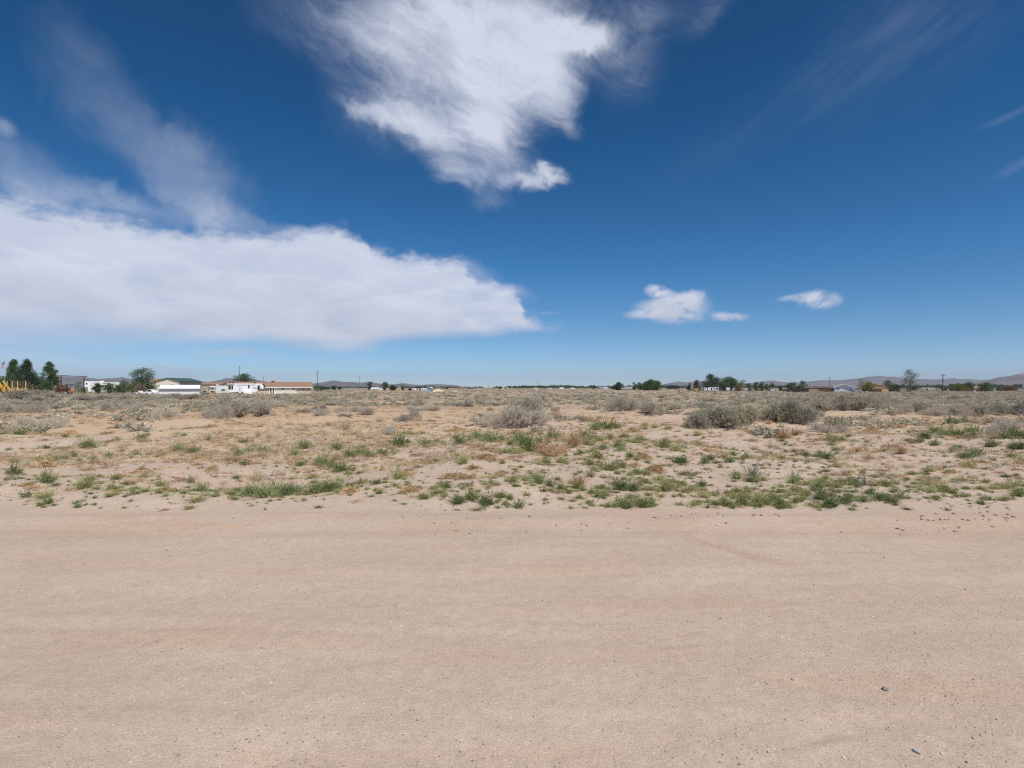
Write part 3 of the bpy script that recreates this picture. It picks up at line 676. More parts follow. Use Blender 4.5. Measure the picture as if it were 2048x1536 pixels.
# ---- shrubs that can be told apart
big = [
 ('rabbit',1432,872,128,-46,'tall olive rabbitbrush with yellow flecks, left of the big pair on a sand mound'),
 ('sage',1398,873,62,-34,'dark low sagebrush skirt at the left foot of the rabbitbrush pair'),
 ('rabbit',1552,860,118,-44,'grey green rabbitbrush, right of the big pair on a sand mound'),
 ('sage',1590,862,64,-45,'sagebrush leaning against the right side of the rabbitbrush pair'),
 ('rabbit',1490,862,80,-36,'thin olive rabbitbrush filling the gap of the big pair'),
 ('sage',1022,861,112,-42,'front grey sagebrush of the twin pair in the middle of the field'),
 ('greysage',982,860,60,-30,'low twiggy sagebrush left of the twin pair'),
 ('sage',1058,850,104,-54,'taller rear sagebrush of the twin pair in the middle of the field'),
 ('sage',1232,829,66,-30,'dark rounded sagebrush right of the twin pair'),
 ('sage',1296,836,66,-26,'pale rounded sagebrush right of a darker one'),
 ('sage',1352,822,60,-15,'flat dark sagebrush behind the rabbitbrush pair'),
 ('sage',490,838,108,-38,'broad grey sagebrush below the long white camper'),
 ('sage',525,839,60,-34,'dark sagebrush at the right end of the broad one'),
 ('greysage',430,845,52,-34,'twiggy grey sagebrush left of the broad one'),
 ('sage',400,822,58,-22,'low blue grey sagebrush behind the twiggy one'),
 ('greysage',100,861,100,-30,'loose sprawling grey shrub on the straw at left'),
 ('greysage',62,832,56,-22,'loose grey shrub behind the sprawling one at left'),
 ('deadshrub',308,852,36,-28,'bare upright dead shrub alone on the straw at left'),
 ('greysage',222,822,50,-20,'thin grey shrub alone below the round tree'),
 ('greysage',282,823,28,-18,'small grey shrub right of the thin one'),
 ('sage',50,805,130,-26,'wide pale sagebrush at the left edge below the yellow frame'),
 ('sage',100,806,70,-18,'dark bottomed sagebrush right of the wide one at left edge'),
 ('sage',180,806,76,-20,'rounded sagebrush below the dark gate frame'),
 ('sage',268,806,64,-20,'dark rounded sagebrush below the white car'),
 ('sage',232,803,60,-18,'grey sagebrush left of the dark one below the car'),
 ('sage',312,802,60,-17,'grey sagebrush at the left end of the white shed'),
 ('sage',370,799,64,-14,'grey sagebrush before the middle of the white shed'),
 ('sage',1700,834,110,-36,'broad grey sagebrush below the pale blue shed'),
 ('sage',1645,828,72,-28,'grey sagebrush left of the broad one below the shed'),
 ('sage',1720,822,70,-22,'grey sagebrush right behind the broad one below the shed'),
 ('greysage',1796,838,52,-28,'upright twiggy grey shrub below the tan shed'),
 ('sage',1900,838,94,-26,'wide dark sagebrush below the utility pole at right'),
 ('sage',1950,836,74,-24,'dark sagebrush right of the wide one at right'),
 ('sage',2020,832,80,-30,'high grey sagebrush at the right edge'),
 ('greysage',1820,815,60,-18,'grey sagebrush behind the twiggy one at right'),
 ('sage',1738,808,44,-12,'dark sagebrush in front of the black parked car'),
 ('sage',1585,806,50,-12,'dark sagebrush below the tan wall'),
 ('sage',1518,800,40,-10,'dark sagebrush below the white utility truck'),
 ('sage',1430,806,46,-8,'flat dark sagebrush below the white trailer row'),
 ('deadshrub',2004,884,116,-38,'pale bleached dead shrub heaped at the right edge'),
 ('greysage',1618,858,60,-22,'pale sprawling shrub right of the rabbitbrush pair'),
 ('rabbit',1655,852,40,-18,'yellowish rabbitbrush right of the rabbitbrush pair'),
 ('greysage',1655,872,60,-22,'dry grey shrub under the pale sagebrush right of the pair'),
 ('greysage',700,828,46,-16,'grey shrub right of the brown roofed house'),
 ('greysage',560,815,56,-16,'grey shrub in front of the house deck'),
 ('sage',610,812,52,-14,'grey shrub at the right end of the house'),
 ('greysage',650,838,42,-16,'faded shrub in the straw below the house'),
 ('greysage',735,835,44,-16,'faded grey shrub left of middle'),
 ('greysage',840,826,44,-12,'faded grey shrub below the white vehicles'),
 ('sage',925,818,38,-12,'small dark grey sagebrush left behind the twin pair'),
 ('tumble',545,972,60,-34,'bleached tumbleweed skeleton behind green weeds near the road'),
 ('greysage',770,872,44,-20,'straw grey shrub on the sand left of middle'),
 ('bluegreen',1505,955,62,-26,'dusty grey green bush beside the sand strip'),
 ('bluegreen',1999,868,40,.8,None),('bluegreen',998,966,28,.9,None),('bluegreen',2008,940,30,.7,None),
 ('grass',515,955,36,1.2,'tall pale bunchgrass tuft behind the tumbleweed'),
 ('grass',928,950,26,1.2,'yellowish bunchgrass tuft on the sand mound at middle'),
 ('grass',1730,908,30,.8,None),('grass',1690,858,34,.8,None),('grass',1655,890,26,.8,None),('grass',430,828,16,1.2,None)]
for e in big: add_plant(*e)
# ---- green weeds
gl = """101 1009 50 f;94 983 48 g;28 972 44 g;15 981 26 f;162 991 44 f;180 975 50 y;226 991 46 y;289 998 42 f;190 1006 26 f;264 1011 26 f;249 1006 20 f;404 978 34 g;396 992 28 f;
432 1001 46 f;477 982 26 f;498 998 52 g;526 1000 64 g;560 990 60 g;585 984 50 g;512 990 40 g;632 985 54 g;656 982 54 g;676 978 44 g;700 976 34 y;722 974 26 g;645 978 40 g;756 984 44 f;
790 986 28 y;816 985 26 y;800 1000 24 f;867 997 34 f;893 996 30 g;915 1012 52 g;942 1008 44 g;975 1012 48 g;1000 1006 34 g;888 1000 26 f;38 880 34 g;173 900 46 g;211 878 34 f;282 893 30 g;386 908 34 g;
356 908 28 g;272 912 34 f;130 921 18 g;188 920 20 g;160 924 24 f;477 912 36 g;94 900 20 g;500 905 26 g;140 899 24 f;852 920 26 f;823 922 18 f;896 925 18 g;909 936 26 g;852 894 40 g;798 894 50 g;
766 904 40 g;733 908 46 g;720 905 36 g;700 912 40 g;673 903 36 g;609 900 38 g;590 908 32 g;627 944 26 g;655 926 56 g;681 932 50 g;697 944 40 y;640 922 34 g;601 927 26 g;919 895 44 g;940 888 36 g;953 882 40 g;
981 894 56 g;1000 888 40 g;1021 919 30 g;647 803 24 g;748 807 22 g;948 840 18 b;1039 896 46 g;1062 914 56 g;1050 905 44 g;1080 902 36 g;1021 905 26 g;1103 890 40 g;1115 882 34 g;1212 866 52 g;1190 868 40 g;
1230 864 28 g;1166 880 36 g;1185 884 34 g;1200 888 30 g;1285 888 34 f;1275 890 22 g;1220 882 20 g;1250 884 24 g;1173 902 28 g;1238 912 50 y;1270 905 30 y;1195 932 60 y;1180 945 40 y;1217 952 54 y;1245 948 36 y;
1259 930 30 g;1205 915 30 g;1329 918 54 y;1350 922 44 y;1362 935 42 g;1365 950 34 y;1330 905 34 y;1272 955 34 g;1295 935 26 y;1409 934 32 g;1420 930 26 g;1316 962 40 y;1290 975 44 y;1335 975 40 y;1404 968 34 g;1380 985 40 y;
1360 970 30 y;1078 986 44 g;1050 984 34 y;1100 988 32 g;1026 990 40 y;1137 996 24 g;1120 990 24 g;1165 990 32 y;1185 996 34 y;1207 998 34 y;1240 992 46 g;1265 994 46 g;1290 990 36 y;1285 1014 50 g;1254 1016 46 g;1230 1014 30 g;
1305 1012 34 g;1215 1014 22 g;1184 1012 34 f;1142 1017 30 f;1036 1016 34 g;1020 1008 24 g;1075 945 24 f;1041 954 28 f;1060 962 26 f;1025 966 18 f;1155 940 14 f;1414 1017 34 f;1453 1014 46 g;1481 1012 40 g;1430 1012 28 g;
1492 928 34 g;1458 937 28 g;1440 940 20 f;1517 1016 26 g;1500 964 38 g;1534 1012 30 g;1561 1014 44 g;1545 1006 34 g;1590 1010 28 g;1588 968 48 g;1610 975 44 y;1634 990 48 g;1660 1016 62 g;1640 1006 46 g;1688 1012 46 g;
1610 1000 36 y;1672 986 40 y;1700 980 36 y;1783 1010 46 g;1757 1008 40 g;1725 1010 34 g;1740 1000 30 g;1800 1004 30 g;1768 982 48 y;1790 976 34 y;1727 975 40 b;1710 968 30 g;1650 955 40 f;1640 948 24 f;1885 994 46 y;1862 996 36 y;
1912 1002 30 f;1840 990 26 y;1963 1012 40 f;2035 1002 40 g;2010 984 44 y;2030 982 40 y;1985 986 36 y;1960 990 30 y;1939 944 46 y;1925 960 36 y;1856 944 36 y;1858 965 34 y;1845 955 26 y;1813 962 26 y;1725 946 26 y;1765 950 24 g;
1655 918 38 g;1640 912 26 g;1612 910 22 g;1561 922 32 g;1540 918 24 g;1952 920 44 g;1930 925 30 g;1869 870 34 g;1890 880 48 g;1915 884 40 g;1955 882 44 g;1940 872 30 g;2024 888 50 g;2045 892 40 g;1982 904 46 y;2005 895 34 g;2035 910 44 g;
1901 860 34 g;1821 854 36 g;1840 852 28 g;1928 856 40 g;1915 902 26 g;1738 862 24 y;1800 856 26 y;1848 892 40 g;1870 898 30 g;1590 935 20 y;1617 942 20 y;1395 900 26 g;1465 905 20 y;1100 875 22 g;1560 990 30 y;1530 985 26 y;1490 985 30 y;1455 982 30 y;1425 990 34 y"""
kk = {'g': 'green', 'f': 'greenflat', 'y': 'ygreen', 'b': 'bluegreen'}
for ln in gl.replace('\n', '').split(';'):
    a, b, w, c = ln.split(); add_plant(kk[c], float(a), float(b), float(w)*1.22, PR.uniform(.75, 1.15))
# ---- dead weeds and straw
dl = """89 952 40 p;55 988 36 d;70 990 30 d;85 925 24 d;60 922 26 d;165 932 34 d;190 935 26 d;285 950 18 p;297 955 24 d;245 968 46 b;275 972 44 b;310 972 20 b;365 962 44 b;345 966 28 b;424 945 26 d;330 984 34 d;345 988 26 d;270 930 14 d;
185 940 12 d;203 962 12 d;135 968 24 b;460 925 40 d;490 930 36 d;395 925 30 d;100 908 26 b;30 915 22 b;10 935 22 b;140 872 34 d;70 876 24 d;700 996 48 d;690 988 30 s;600 985 46 s;612 980 30 s;810 963 44 d;825 960 26 d;821 998 48 d;835 992 30 d;
927 978 60 b;905 975 44 d;945 970 40 b;975 972 40 b;963 940 44 d;985 944 30 d;999 942 22 b;945 955 30 d;782 922 34 s;790 915 26 s;690 905 34 s;700 898 26 s;953 905 46 b;979 912 44 b;1000 914 30 b;565 896 36 d;560 890 26 d;590 935 20 b;
1104 924 58 r;1085 920 44 r;1122 920 34 r;1147 906 50 r;1158 980 38 r;1285 930 44 d;1310 945 46 d;1270 940 30 d;1344 888 46 b;1360 895 36 d;1109 838 34 r;1100 832 24 d;1120 838 24 s;1414 918 38 d;1435 915 30 d;1390 925 26 b;1310 870 34 s;1325 862 30 s;
1030 870 36 d;1060 875 24 d;1305 888 20 b;1350 985 28 b;1365 1000 24 b;1802 918 32 r;1717 908 40 d;1735 920 34 b;1750 912 24 b;1567 886 40 r;1590 882 26 r;1540 880 16 b;1644 890 44 b;1660 886 34 b;1625 895 26 b;1781 900 44 b;1800 895 30 b;1770 905 30 b;
1762 880 44 b;1740 872 40 d;1710 868 26 b;1529 905 40 b;1515 900 26 b;1550 895 30 s;1896 908 40 b;1880 905 24 b;1928 890 50 b;1905 885 30 b;1762 938 34 b;1780 934 26 b;2038 962 30 b;1790 860 44 d;1770 852 40 s;1860 855 40 d;1880 850 34 s;1950 865 40 s;
1990 895 50 s;1968 890 40 s;1555 920 44 s;1575 925 30 s;1670 925 34 s;1685 928 30 s;1700 935 24 s;1620 925 20 s;1855 972 40 s;1720 950 20 b;1430 900 24 b;35 828 40 d;15 826 34 d;430 800 30 d;415 858 34 b;425 865 30 d;470 855 30 b;380 865 44 b;345 870 30 s;
560 868 40 s;540 880 40 s;520 895 44 s;580 860 30 d;600 858 30 b;655 862 30 d;690 868 50 s;720 872 44 s;740 880 36 s;675 880 50 s;800 862 30 d;830 858 24 d;620 875 30 b;880 875 24 b;905 868 30 d;862 850 30 b;760 850 40 s;790 848 30 s;
760 888 30 s;640 890 44 s;500 915 36 s;440 880 46 s;400 890 44 s;350 885 40 s;460 895 40 s;300 912 44 s;245 905 40 s;230 920 40 s;210 932 34 s;170 915 40 s;1180 850 34 d;1160 845 30 s;1220 848 24 d;1260 850 30 b;1290 856 26 d;1195 858 24 s;1240 862 26 s"""
kd = {'p': 'dry', 'd': 'dry', 'b': 'brown', 's': 'straw', 'r': 'drybush'}
for ln in dl.replace('\n', '').split(';'):
    a, b, w, c = ln.split(); w = float(w)*1.3
    add_plant(kd[c], float(a), float(b), w, 1.8 if c == 'p' else PR.uniform(.8, 1.2))

# ---- more sagebrush as individuals: denser right and left, sparse in the middle
NR = np.random.RandomState(5)
def sage_density(px, py):
    if py < 783: base = 0.7
    elif py < 800: base = 0.30+0.7*sstep(np.array(px), 1380, 1700)+0.75*sstep(np.array(-px), -700, -520)
    elif py < 830: base = 0.10+0.6*sstep(np.array(px), 1350, 1700)+0.40*sstep(np.array(-px), -560, -300)*(py < 812)+0.25*math.exp(-((px-560)/140)**2)
    elif py < 850: base = 0.04+0.18*float(px > 1550)
    else: base = 0.0
    return float(base)*(0.25+1.5*max(0, 0.5+float(vnoise(np.array(px/60.0), np.array(py/5.0), 3))))
n = 0; tries = 0
while n < 205 and tries < 20000:
    tries += 1
    d = 24*math.exp(NR.rand()*math.log(110/24.)); py = HOR+CAM_H*FPX/d; px = NR.uniform(-60, 2110)
    if NR.rand() > sage_density(px, py): continue
    if any(abs(px-e[1]) < e[3]*0.45 and abs(py-e[2]) < 7 for e in big[:54]): continue
    w = NR.uniform(0.8, 2.0)*(1.25 if px > 1350 or px < 500 else .85)
    add_plant('sage' if NR.rand() < .72 else 'greysage', px, py, w*FPX/d, NR.uniform(.65, 1.0)); n += 1

# ------------------------------------------------------------------ ground cover nobody could count
def cover(name, label, protos, P, rot, scl, idx, cat):
    """one object: points that carry copies of a few small plants"""
    pc = bpy.data.collections.new(name+' sources')
    for k, me in enumerate(protos):
        o = bpy.data.objects.new('%02d %s source' % (k, name), me); pc.objects.link(o)
    me = bpy.data.meshes.new(name); me.vertices.add(len(P)); me.vertices.foreach_set('co', np.asarray(P, np.float32).ravel())
    for an, ty, val, key in (('rot', 'FLOAT_VECTOR', rot, 'vector'), ('scl', 'FLOAT_VECTOR', scl, 'vector'), ('idx', 'INT', idx, 'value')):
        a = me.attributes.new(an, ty, 'POINT'); a.data.foreach_set(key, np.asarray(val, np.int32 if ty == 'INT' else np.float32).ravel())
    for m in {m for p in protos for m in p.materials}: me.materials.append(m)
    o = link(name, me); tag(o, label, cat, None, 'stuff')
    ng = bpy.data.node_groups.new(name, 'GeometryNodeTree')
    ng.interface.new_socket('Geometry', in_out='INPUT', socket_type='NodeSocketGeometry'); ng.interface.new_socket('Geometry', in_out='OUTPUT', socket_type='NodeSocketGeometry')
    N = ng.nodes.new; L = ng.links.new
    gi = N('NodeGroupInput'); go = N('NodeGroupOutput'); ip = N('GeometryNodeInstanceOnPoints'); ci = N('GeometryNodeCollectionInfo')
    ci.inputs[0].default_value = pc; ci.inputs['Separate Children'].default_value = True; ci.inputs['Reset Children'].default_value = True
    def attr(nm, ty):
        a = N('GeometryNodeInputNamedAttribute'); a.data_type = ty; a.inputs[0].default_value = nm; return a.outputs[0]
    L(gi.outputs[0], ip.inputs['Points']); L(ci.outputs[0], ip.inputs['Instance']); ip.inputs['Pick Instance'].default_value = True
    L(attr('idx', 'INT'), ip.inputs['Instance Index']); L(attr('rot', 'FLOAT_VECTOR'), ip.inputs['Rotation']); L(attr('scl', 'FLOAT_VECTOR'), ip.inputs['Scale'])
    L(ip.outputs[0], go.inputs[0]); md = o.modifiers.new('copies', 'NODES'); md.node_group = ng
    return o
def scatter(name, label, cat, kinds, weights, n, d0, d1, dens, s0, s1, hs=(.7, 1.2), power=1.0, seed=1, xm=1.22):
    rs = np.random.RandomState(seed); protos = []; cls = []
    for kx, k in enumerate(kinds):
        for v in PROTO[k]: protos.append(v[0][1]); cls.append(kx)
    cls = np.array(cls); m = n*6
    # even over the ground between d0 and d1 (power 1) or thinning with distance
    u = rs.rand(m); a = 2.0-power
    d = (d0**a+u*(d1**a-d0**a))**(1/a) if abs(a) > 1e-6 else d0*np.exp(u*np.log(d1/d0))
    x = rs.uniform(-1, 1, m)*d*0.9*xm; x[::9] *= 1.0
    keep = rs.rand(m) < dens(x, d); x = x[keep][:n]; d = d[keep][:n]; n = len(x)
    w = np.asarray(weights, float); w /= w.sum(); kc = rs.choice(len(kinds), n, p=w)
    idx = np.array([rs.choice(np.nonzero(cls == c)[0]) for c in kc])
    z = height(x, d)-0.004
    s = rs.uniform(s0, s1, n); sc = np.stack([s, s, s*rs.uniform(hs[0], hs[1], n)], -1)
    rot = np.stack([np.zeros(n), np.zeros(n), rs.rand(n)*6.283], -1)
    return cover(name, label, protos, np.stack([x, d, z], -1), rot, sc, idx, cat)
def d_straw(x, y):
    f = fbm(x, y, 3.5, 4, 71)+0.20
    z = sstep(y, 10.5, 17)*(0.35+0.65*sstep(-x, -6, 10))
    return np.clip(f*2.2, 0, 1)*np.clip(z, 0, 1)
scatter('straw_litter', 'bleached straw and leaf litter strewn over the sand', 'litter', ['litter', 'litterg', 'straw', 'brown'], [10, 2.0, .5, 1.3], 27000, 10.8, 62, d_straw, .35, 1.0, power=1.25, seed=21)
def d_dead(x, y):
    f = fbm(x, y, 2.8, 4, 91)+0.04
    return np.clip(f*3.2, 0, 1)*sstep(y, 9.6, 11.0)*(0.3+0.7*sstep(y, 12, 18))
scatter('dry_weed_cover', 'small dead brown and tan weeds scattered over the field', 'dead weeds', ['brown', 'dry', 'straw', 'litterg'], [4, 3, 2.5, 2], 4300, 9.9, 75, d_dead, .16, .75, power=1.15, seed=22)
def d_grn(x, y):
    f = fbm(x, y, 1.8, 4, 81)+0.10+0.18*sstep(x, -4, 2)-0.12*sstep(y, 16, 24)
    return np.clip(f*2.2, 0, 1)*sstep(y-edge_y(x), -0.1, 0.5)
scatter('weed_seedlings', 'sparse tiny green weed seedlings on the sand', 'weeds', ['sprig', 'greenflat', 'ygreen'], [8, 1.2, 1.6], 900, 9.3, 26, d_grn, .35, 1.2, power=.8, seed=23, xm=1.0)
def d_far(x, y):
    side = 0.33+0.75*sstep(x/y, 0.32, 0.65)+0.40*sstep(-x/y, 0.2, 0.5)
    return np.clip(side*(0.55+1.5*fbm(x*0.35, y, 14, 4, 61)), 0, 1)
scatter('sagebrush_scrub', 'grey sagebrush scrub stretching back over the flats', 'scrub', ['farsage'], [1], 14000, 55, 620, d_far, .30, .95, (.6, 1.0), power=1.15, seed=24)
def d_mid(x, y): return np.clip(0.05+0.9*fbm(x, y, 6, 4, 51)+0.35*sstep(np.abs(x/y+0.05), 0.3, 0.7), 0, 1)*sstep(y, 20, 34)
scatter('low_scrub', 'low dry twiggy scrub and weeds between the shrubs', 'scrub', ['farsage', 'litterg', 'drybush', 'straw'], [2.2, 4, 2, 5], 8000, 21, 230, d_mid, .35, 1.1, (.5, .8), power=1.3, seed=25)

# low mats that join the clumps: young shoots and dry bits crowded round each weed
def mats():
    rs = np.random.RandomState(31); protos = []; cls = []
    for kx, k in enumerate(('sprig', 'greenflat', 'ygreen', 'litter', 'brown')):
        for v in PROTO[k]: protos.append(v[0][1]); cls.append(kx)
    cls = np.array(cls); P = []; I = []; S = []
    for x, d, kind in ALLP:
        if d > 30: continue
        if kind in ('green', 'greenflat', 'ygreen'): m = rs.randint(9, 20); w = [.34, .20, .26, .14, .06]; sd = .34
        elif kind in ('dry', 'brown', 'drybush', 'straw'): m = rs.randint(5, 12); w = [.04, .03, .08, .60, .25]; sd = .30
        else: continue
        sd *= 1+d/30
        for j in range(m):
            k = rs.choice(5, p=w); a = x+rs.normal()*sd*1.25; b = d+rs.normal()*sd
            if b < edge_y(np.array([a]))[0]-0.15: continue
            P.append((a, b)); I.append(rs.choice(np.nonzero(cls == k)[0])); S.append(rs.uniform(.3, .85)*(1.3 if k == 0 else .75))
    P = np.array(P); n = len(P); S = np.array(S); z = height(P[:, 0], P[:, 1])-.003
    cover('weed_mats', 'low mats of young green shoots and dry bits round the weeds', protos, np.column_stack([P, z]), np.column_stack([np.zeros(n), np.zeros(n), rs.rand(n)*6.28]), np.stack([S, S, S*rs.uniform(.5, .95, n)], -1), I, 'weeds')
mats()
# ------------------------------------------------------------------ stones on the road
def stone_mat(name, a, b):
    m = bpy.data.materials.new(name); m.use_nodes = True; t = NT(m.node_tree)
    rnd = t.n('ShaderNodeObjectInfo').outputs['Random']; P = t.n('ShaderNodeTexCoord').outputs['Object']
    n = t.noise(P, 2.2, 5, 0.7); f = t.add(t.mul(rnd, 0.6), t.mul(n, 0.6))
    p = t.n('ShaderNodeBsdfPrincipled'); t.put(p.inputs['Base Color'], t.mix(t.ss(f, 0.25, 0.8), c4(*a), c4(*b))); p.inputs['Roughness'].default_value = 0.85
    o = t.n('ShaderNodeOutputMaterial'); t.put(o.inputs[0], p.outputs[0]); return m
M_STONE = stone_mat('grey stone', (.21, .195, .185), (.42, .39, .36)); M_CLOD = stone_mat('sandy clod', (.28, .19, .13), (.40, .29, .21)); M_PALE = stone_mat('pale stone', (.42, .38, .33), (.62, .57, .50))
import bmesh
def stone_mesh(seed, mat, flat=0.6, sub=2):
    bm = bmesh.new(); bmesh.ops.create_icosphere(bm, subdivisions=sub, radius=1.0); r = random.Random(seed)
    cuts = [(Vector((r.gauss(0, 1), r.gauss(0, 1), r.gauss(0, 1))).normalized(), r.uniform(.55, .85)) for _ in range(9)]
    for v in bm.verts:
        for nn, c in cuts:
            k = v.co.dot(nn)
            if k > c: v.co -= nn*(k-c)*0.9
        v.co *= 1+0.08*mnoise.noise(v.co*2.1+Vector((seed, 0, 0)))
        v.co.z *= flat
    me = bpy.data.meshes.new('stone'); bm.to_mesh(me); bm.free(); me.materials.append(mat); return me
SM = [stone_mesh(k, M_STONE, .6+.05*k) for k in range(5)]; CM = [stone_mesh(20+k, M_CLOD, .65) for k in range(4)]; WM = [stone_mesh(30+k, M_PALE, .6) for k in range(2)]
def side_word(px): return 'at left on' if px < 500 else 'left of centre on' if px < 950 else 'at the centre of' if px < 1200 else 'right of centre on' if px < 1650 else 'at right on'
def near_word(py): return 'the road beside the weeds' if py < 1060 else 'the far half of the road' if py < 1180 else 'the middle of the road' if py < 1300 else 'the near road' if py < 1430 else 'the nearest road'
def add_stone(px, py, wpx, meshes=SM, name='stone', desc='grey stone', label=None, cat='stone'):
    d = gd(py); x = gx(px, d); s = wpx*d/FPX/2; z = float(height(np.array([x]), np.array([d]))[0])
    o = bpy.data.objects.new(name, meshes[PR.randrange(len(meshes))]); COL.objects.link(o)
    o.location = (x, d, z+s*0.28); o.rotation_euler = (PR.uniform(-.3, .3), PR.uniform(-.3, .3), PR.uniform(0, 6.28)); o.scale = (s, s*PR.uniform(.6, .9), s*PR.uniform(.7, 1.1))
    g = None
    if label is None: label = '%s %s %s' % (desc, side_word(px), near_word(py)); g = '%ss %s %s' % (desc, side_word(px), near_word(py))
    tag(o, label, cat, g)
add_stone(1768, 1380, 15, label='rounded blue grey pebble, largest stone on the near road at right')
add_stone(1830, 1500, 16, label='flat grey stone at the bottom of the view, right')
for (a, b, w, lb) in [(1584, 1359, 8, 'dark stone right of middle, left of the large blue grey pebble'), (1681, 1361, 9, 'brown grey stone just left of the large blue grey pebble'), (316, 1280, 9, 'upper dark stone of the three at left on the road'),
    (327, 1300, 9, 'lower dark stone of the three at left on the road'), (365, 1297, 7, 'right stone of the three at left on the road'), (1478, 1528, 10, 'dark stone at the very bottom, right of middle'),
    (1230, 1322, 7, 'lone dark stone right of middle on the near road'), (809, 1465, 9, 'grey stone at the bottom, left of middle'), (1945, 1475, 9, 'dark stone at the bottom right')]:
    add_stone(a, b, w, label=lb)
sl = [(1960,1472,7),(1880,1503,8),(1628,1168,6),(1743,1234,6),(950,1059,10),(360,1099,6),(335,1101,5),(232,1050,6),(467,1039,5),(710,1050,4),(1085,1200,5),(1100,1202,5),(1375,1242,5),(1386,1242,4),(1060,1245,4),(1075,1252,4),(1187,1246,4),
      (1258,1258,4),(1441,1236,5),(340,1372,7),(342,1455,6),(361,1510,8),(400,1526,9),(1022,1475,4),(1120,1521,5),(1110,1528,5),(1534,1430,5),(1414,1474,4),(1776,1452,5),(1535,1503,8),(1685,1512,7),(1990,1440,5),(1957,1222,5),(1902,1263,5),(1912,1226,5),(1828,1264,5),
      (1828,1267,5),(381,1193,4),(525,1297,5),(547,1290,5),(508,1216,4),(794,1411,7),(794,1396,4),(793,1437,5),(853,1437,4),(977,1409,4),(993,1438,5),(803,1250,5),(886,1203,5),(793,1210,5),(130,1374,5),(115,1278,5),(200,1310,5),(168,1130,4),(342,1115,4),(610,1131,5),
      (1435,1051,6),(1445,1036,5),(1552,1069,8),(1768,1114,7),(1660,1197,4),(1590,1114,4),(1930,1178,6),(2010,1520,6),(1930,1520,7),(1700,1430,4),(1495,1450,4),(1320,1400,4)]
for a, b, w in sl: add_stone(a, b, w*1.05, SM if PR.random() < .8 else WM, desc='grey stone' if PR.random() < .9 else 'grey stone')
# crumbled sandy clods turned up along the verge
for k in range(84):
    if k < 44: a = PR.gauss(1915, 62); b = PR.gauss(1042, 9)+(a-1915)*-0.06
    elif k < 62: a = PR.uniform(1285, 1560); b = PR.gauss(1037, 4)
    else: a = PR.uniform(700, 1260); b = PR.gauss(1050, 9)
    if a > 2060: continue
    add_stone(a, min(max(b, 1018), 1075), PR.uniform(4, 9), CM, 'dirt_clod', 'crumbled sandy clod', cat='dirt clod')
tell_apart()
# gravel too fine to count
rs = np.random.RandomState(77); n = 11000
dg = 2.2*np.exp(rs.rand(n*2)*math.log(8.8/2.2)); xg = rs.uniform(-1, 1, n*2)*dg*1.0
kp = rs.rand(n*2) < np.clip(0.35+1.3*fbm(xg, dg, 1.4, 3, 99)+0.25*sstep(xg/dg, -.2, .8), 0.04, 1); dg = dg[kp][:n]; xg = xg[kp][:n]; n = len(dg)
s = 0.0014+0.0062*rs.rand(n)**4
for nm_, ms, lab, sl_ in (('gravel', SM+WM+CM, 'fine gravel and grit loose on the dirt road', slice(None)),):
    cover(nm_, lab, ms, np.stack([xg, dg, height(xg, dg)+s*0.2], -1), rs.rand(n, 3)*[.6, .6, 6.28], np.stack([s, s*.75, s*.8], -1), rs.randint(0, len(ms), n), 'gravel')
# ------------------------------------------------------------------ paints and building stuff
def paint(name, col, rough=0.6, var=0.08, scale=1.2, spec=0.3, ribs=0, ribaxis=0, metal=0.0):
    m = bpy.data.materials.new(name); m.use_nodes = True; t = NT(m.node_tree)
    P = t.n('ShaderNodeTexCoord').outputs['Object']; n = t.noise(P, scale, 5, 0.65)
    g = t.ss(n, 0.25, 0.75, 1-var, 1+var); base = t.mix(1.0, c4(*col), t.xyz(g, g, g), 'MULTIPLY')
    p = t.n('ShaderNodeBsdfPrincipled'); t.put(p.inputs['Base Color'], base); p.inputs['Roughness'].default_value = rough
    p.inputs['Specular IOR Level'].default_value = spec; p.inputs['Metallic'].default_value = metal
    if ribs:
        x = t.sep(P)[ribaxis]; w = t.m('PINGPONG', x, ribs/2)
        b = t.n('ShaderNodeBump'); b.inputs['Distance'].default_value = 0.04; t.put(b.inputs['Height'], t.mul(w, 2/ribs)); t.put(p.inputs['Normal'], b.outputs[0])
    o = t.n('ShaderNodeOutputMaterial'); t.put(o.inputs[0], p.outputs[0]); return m
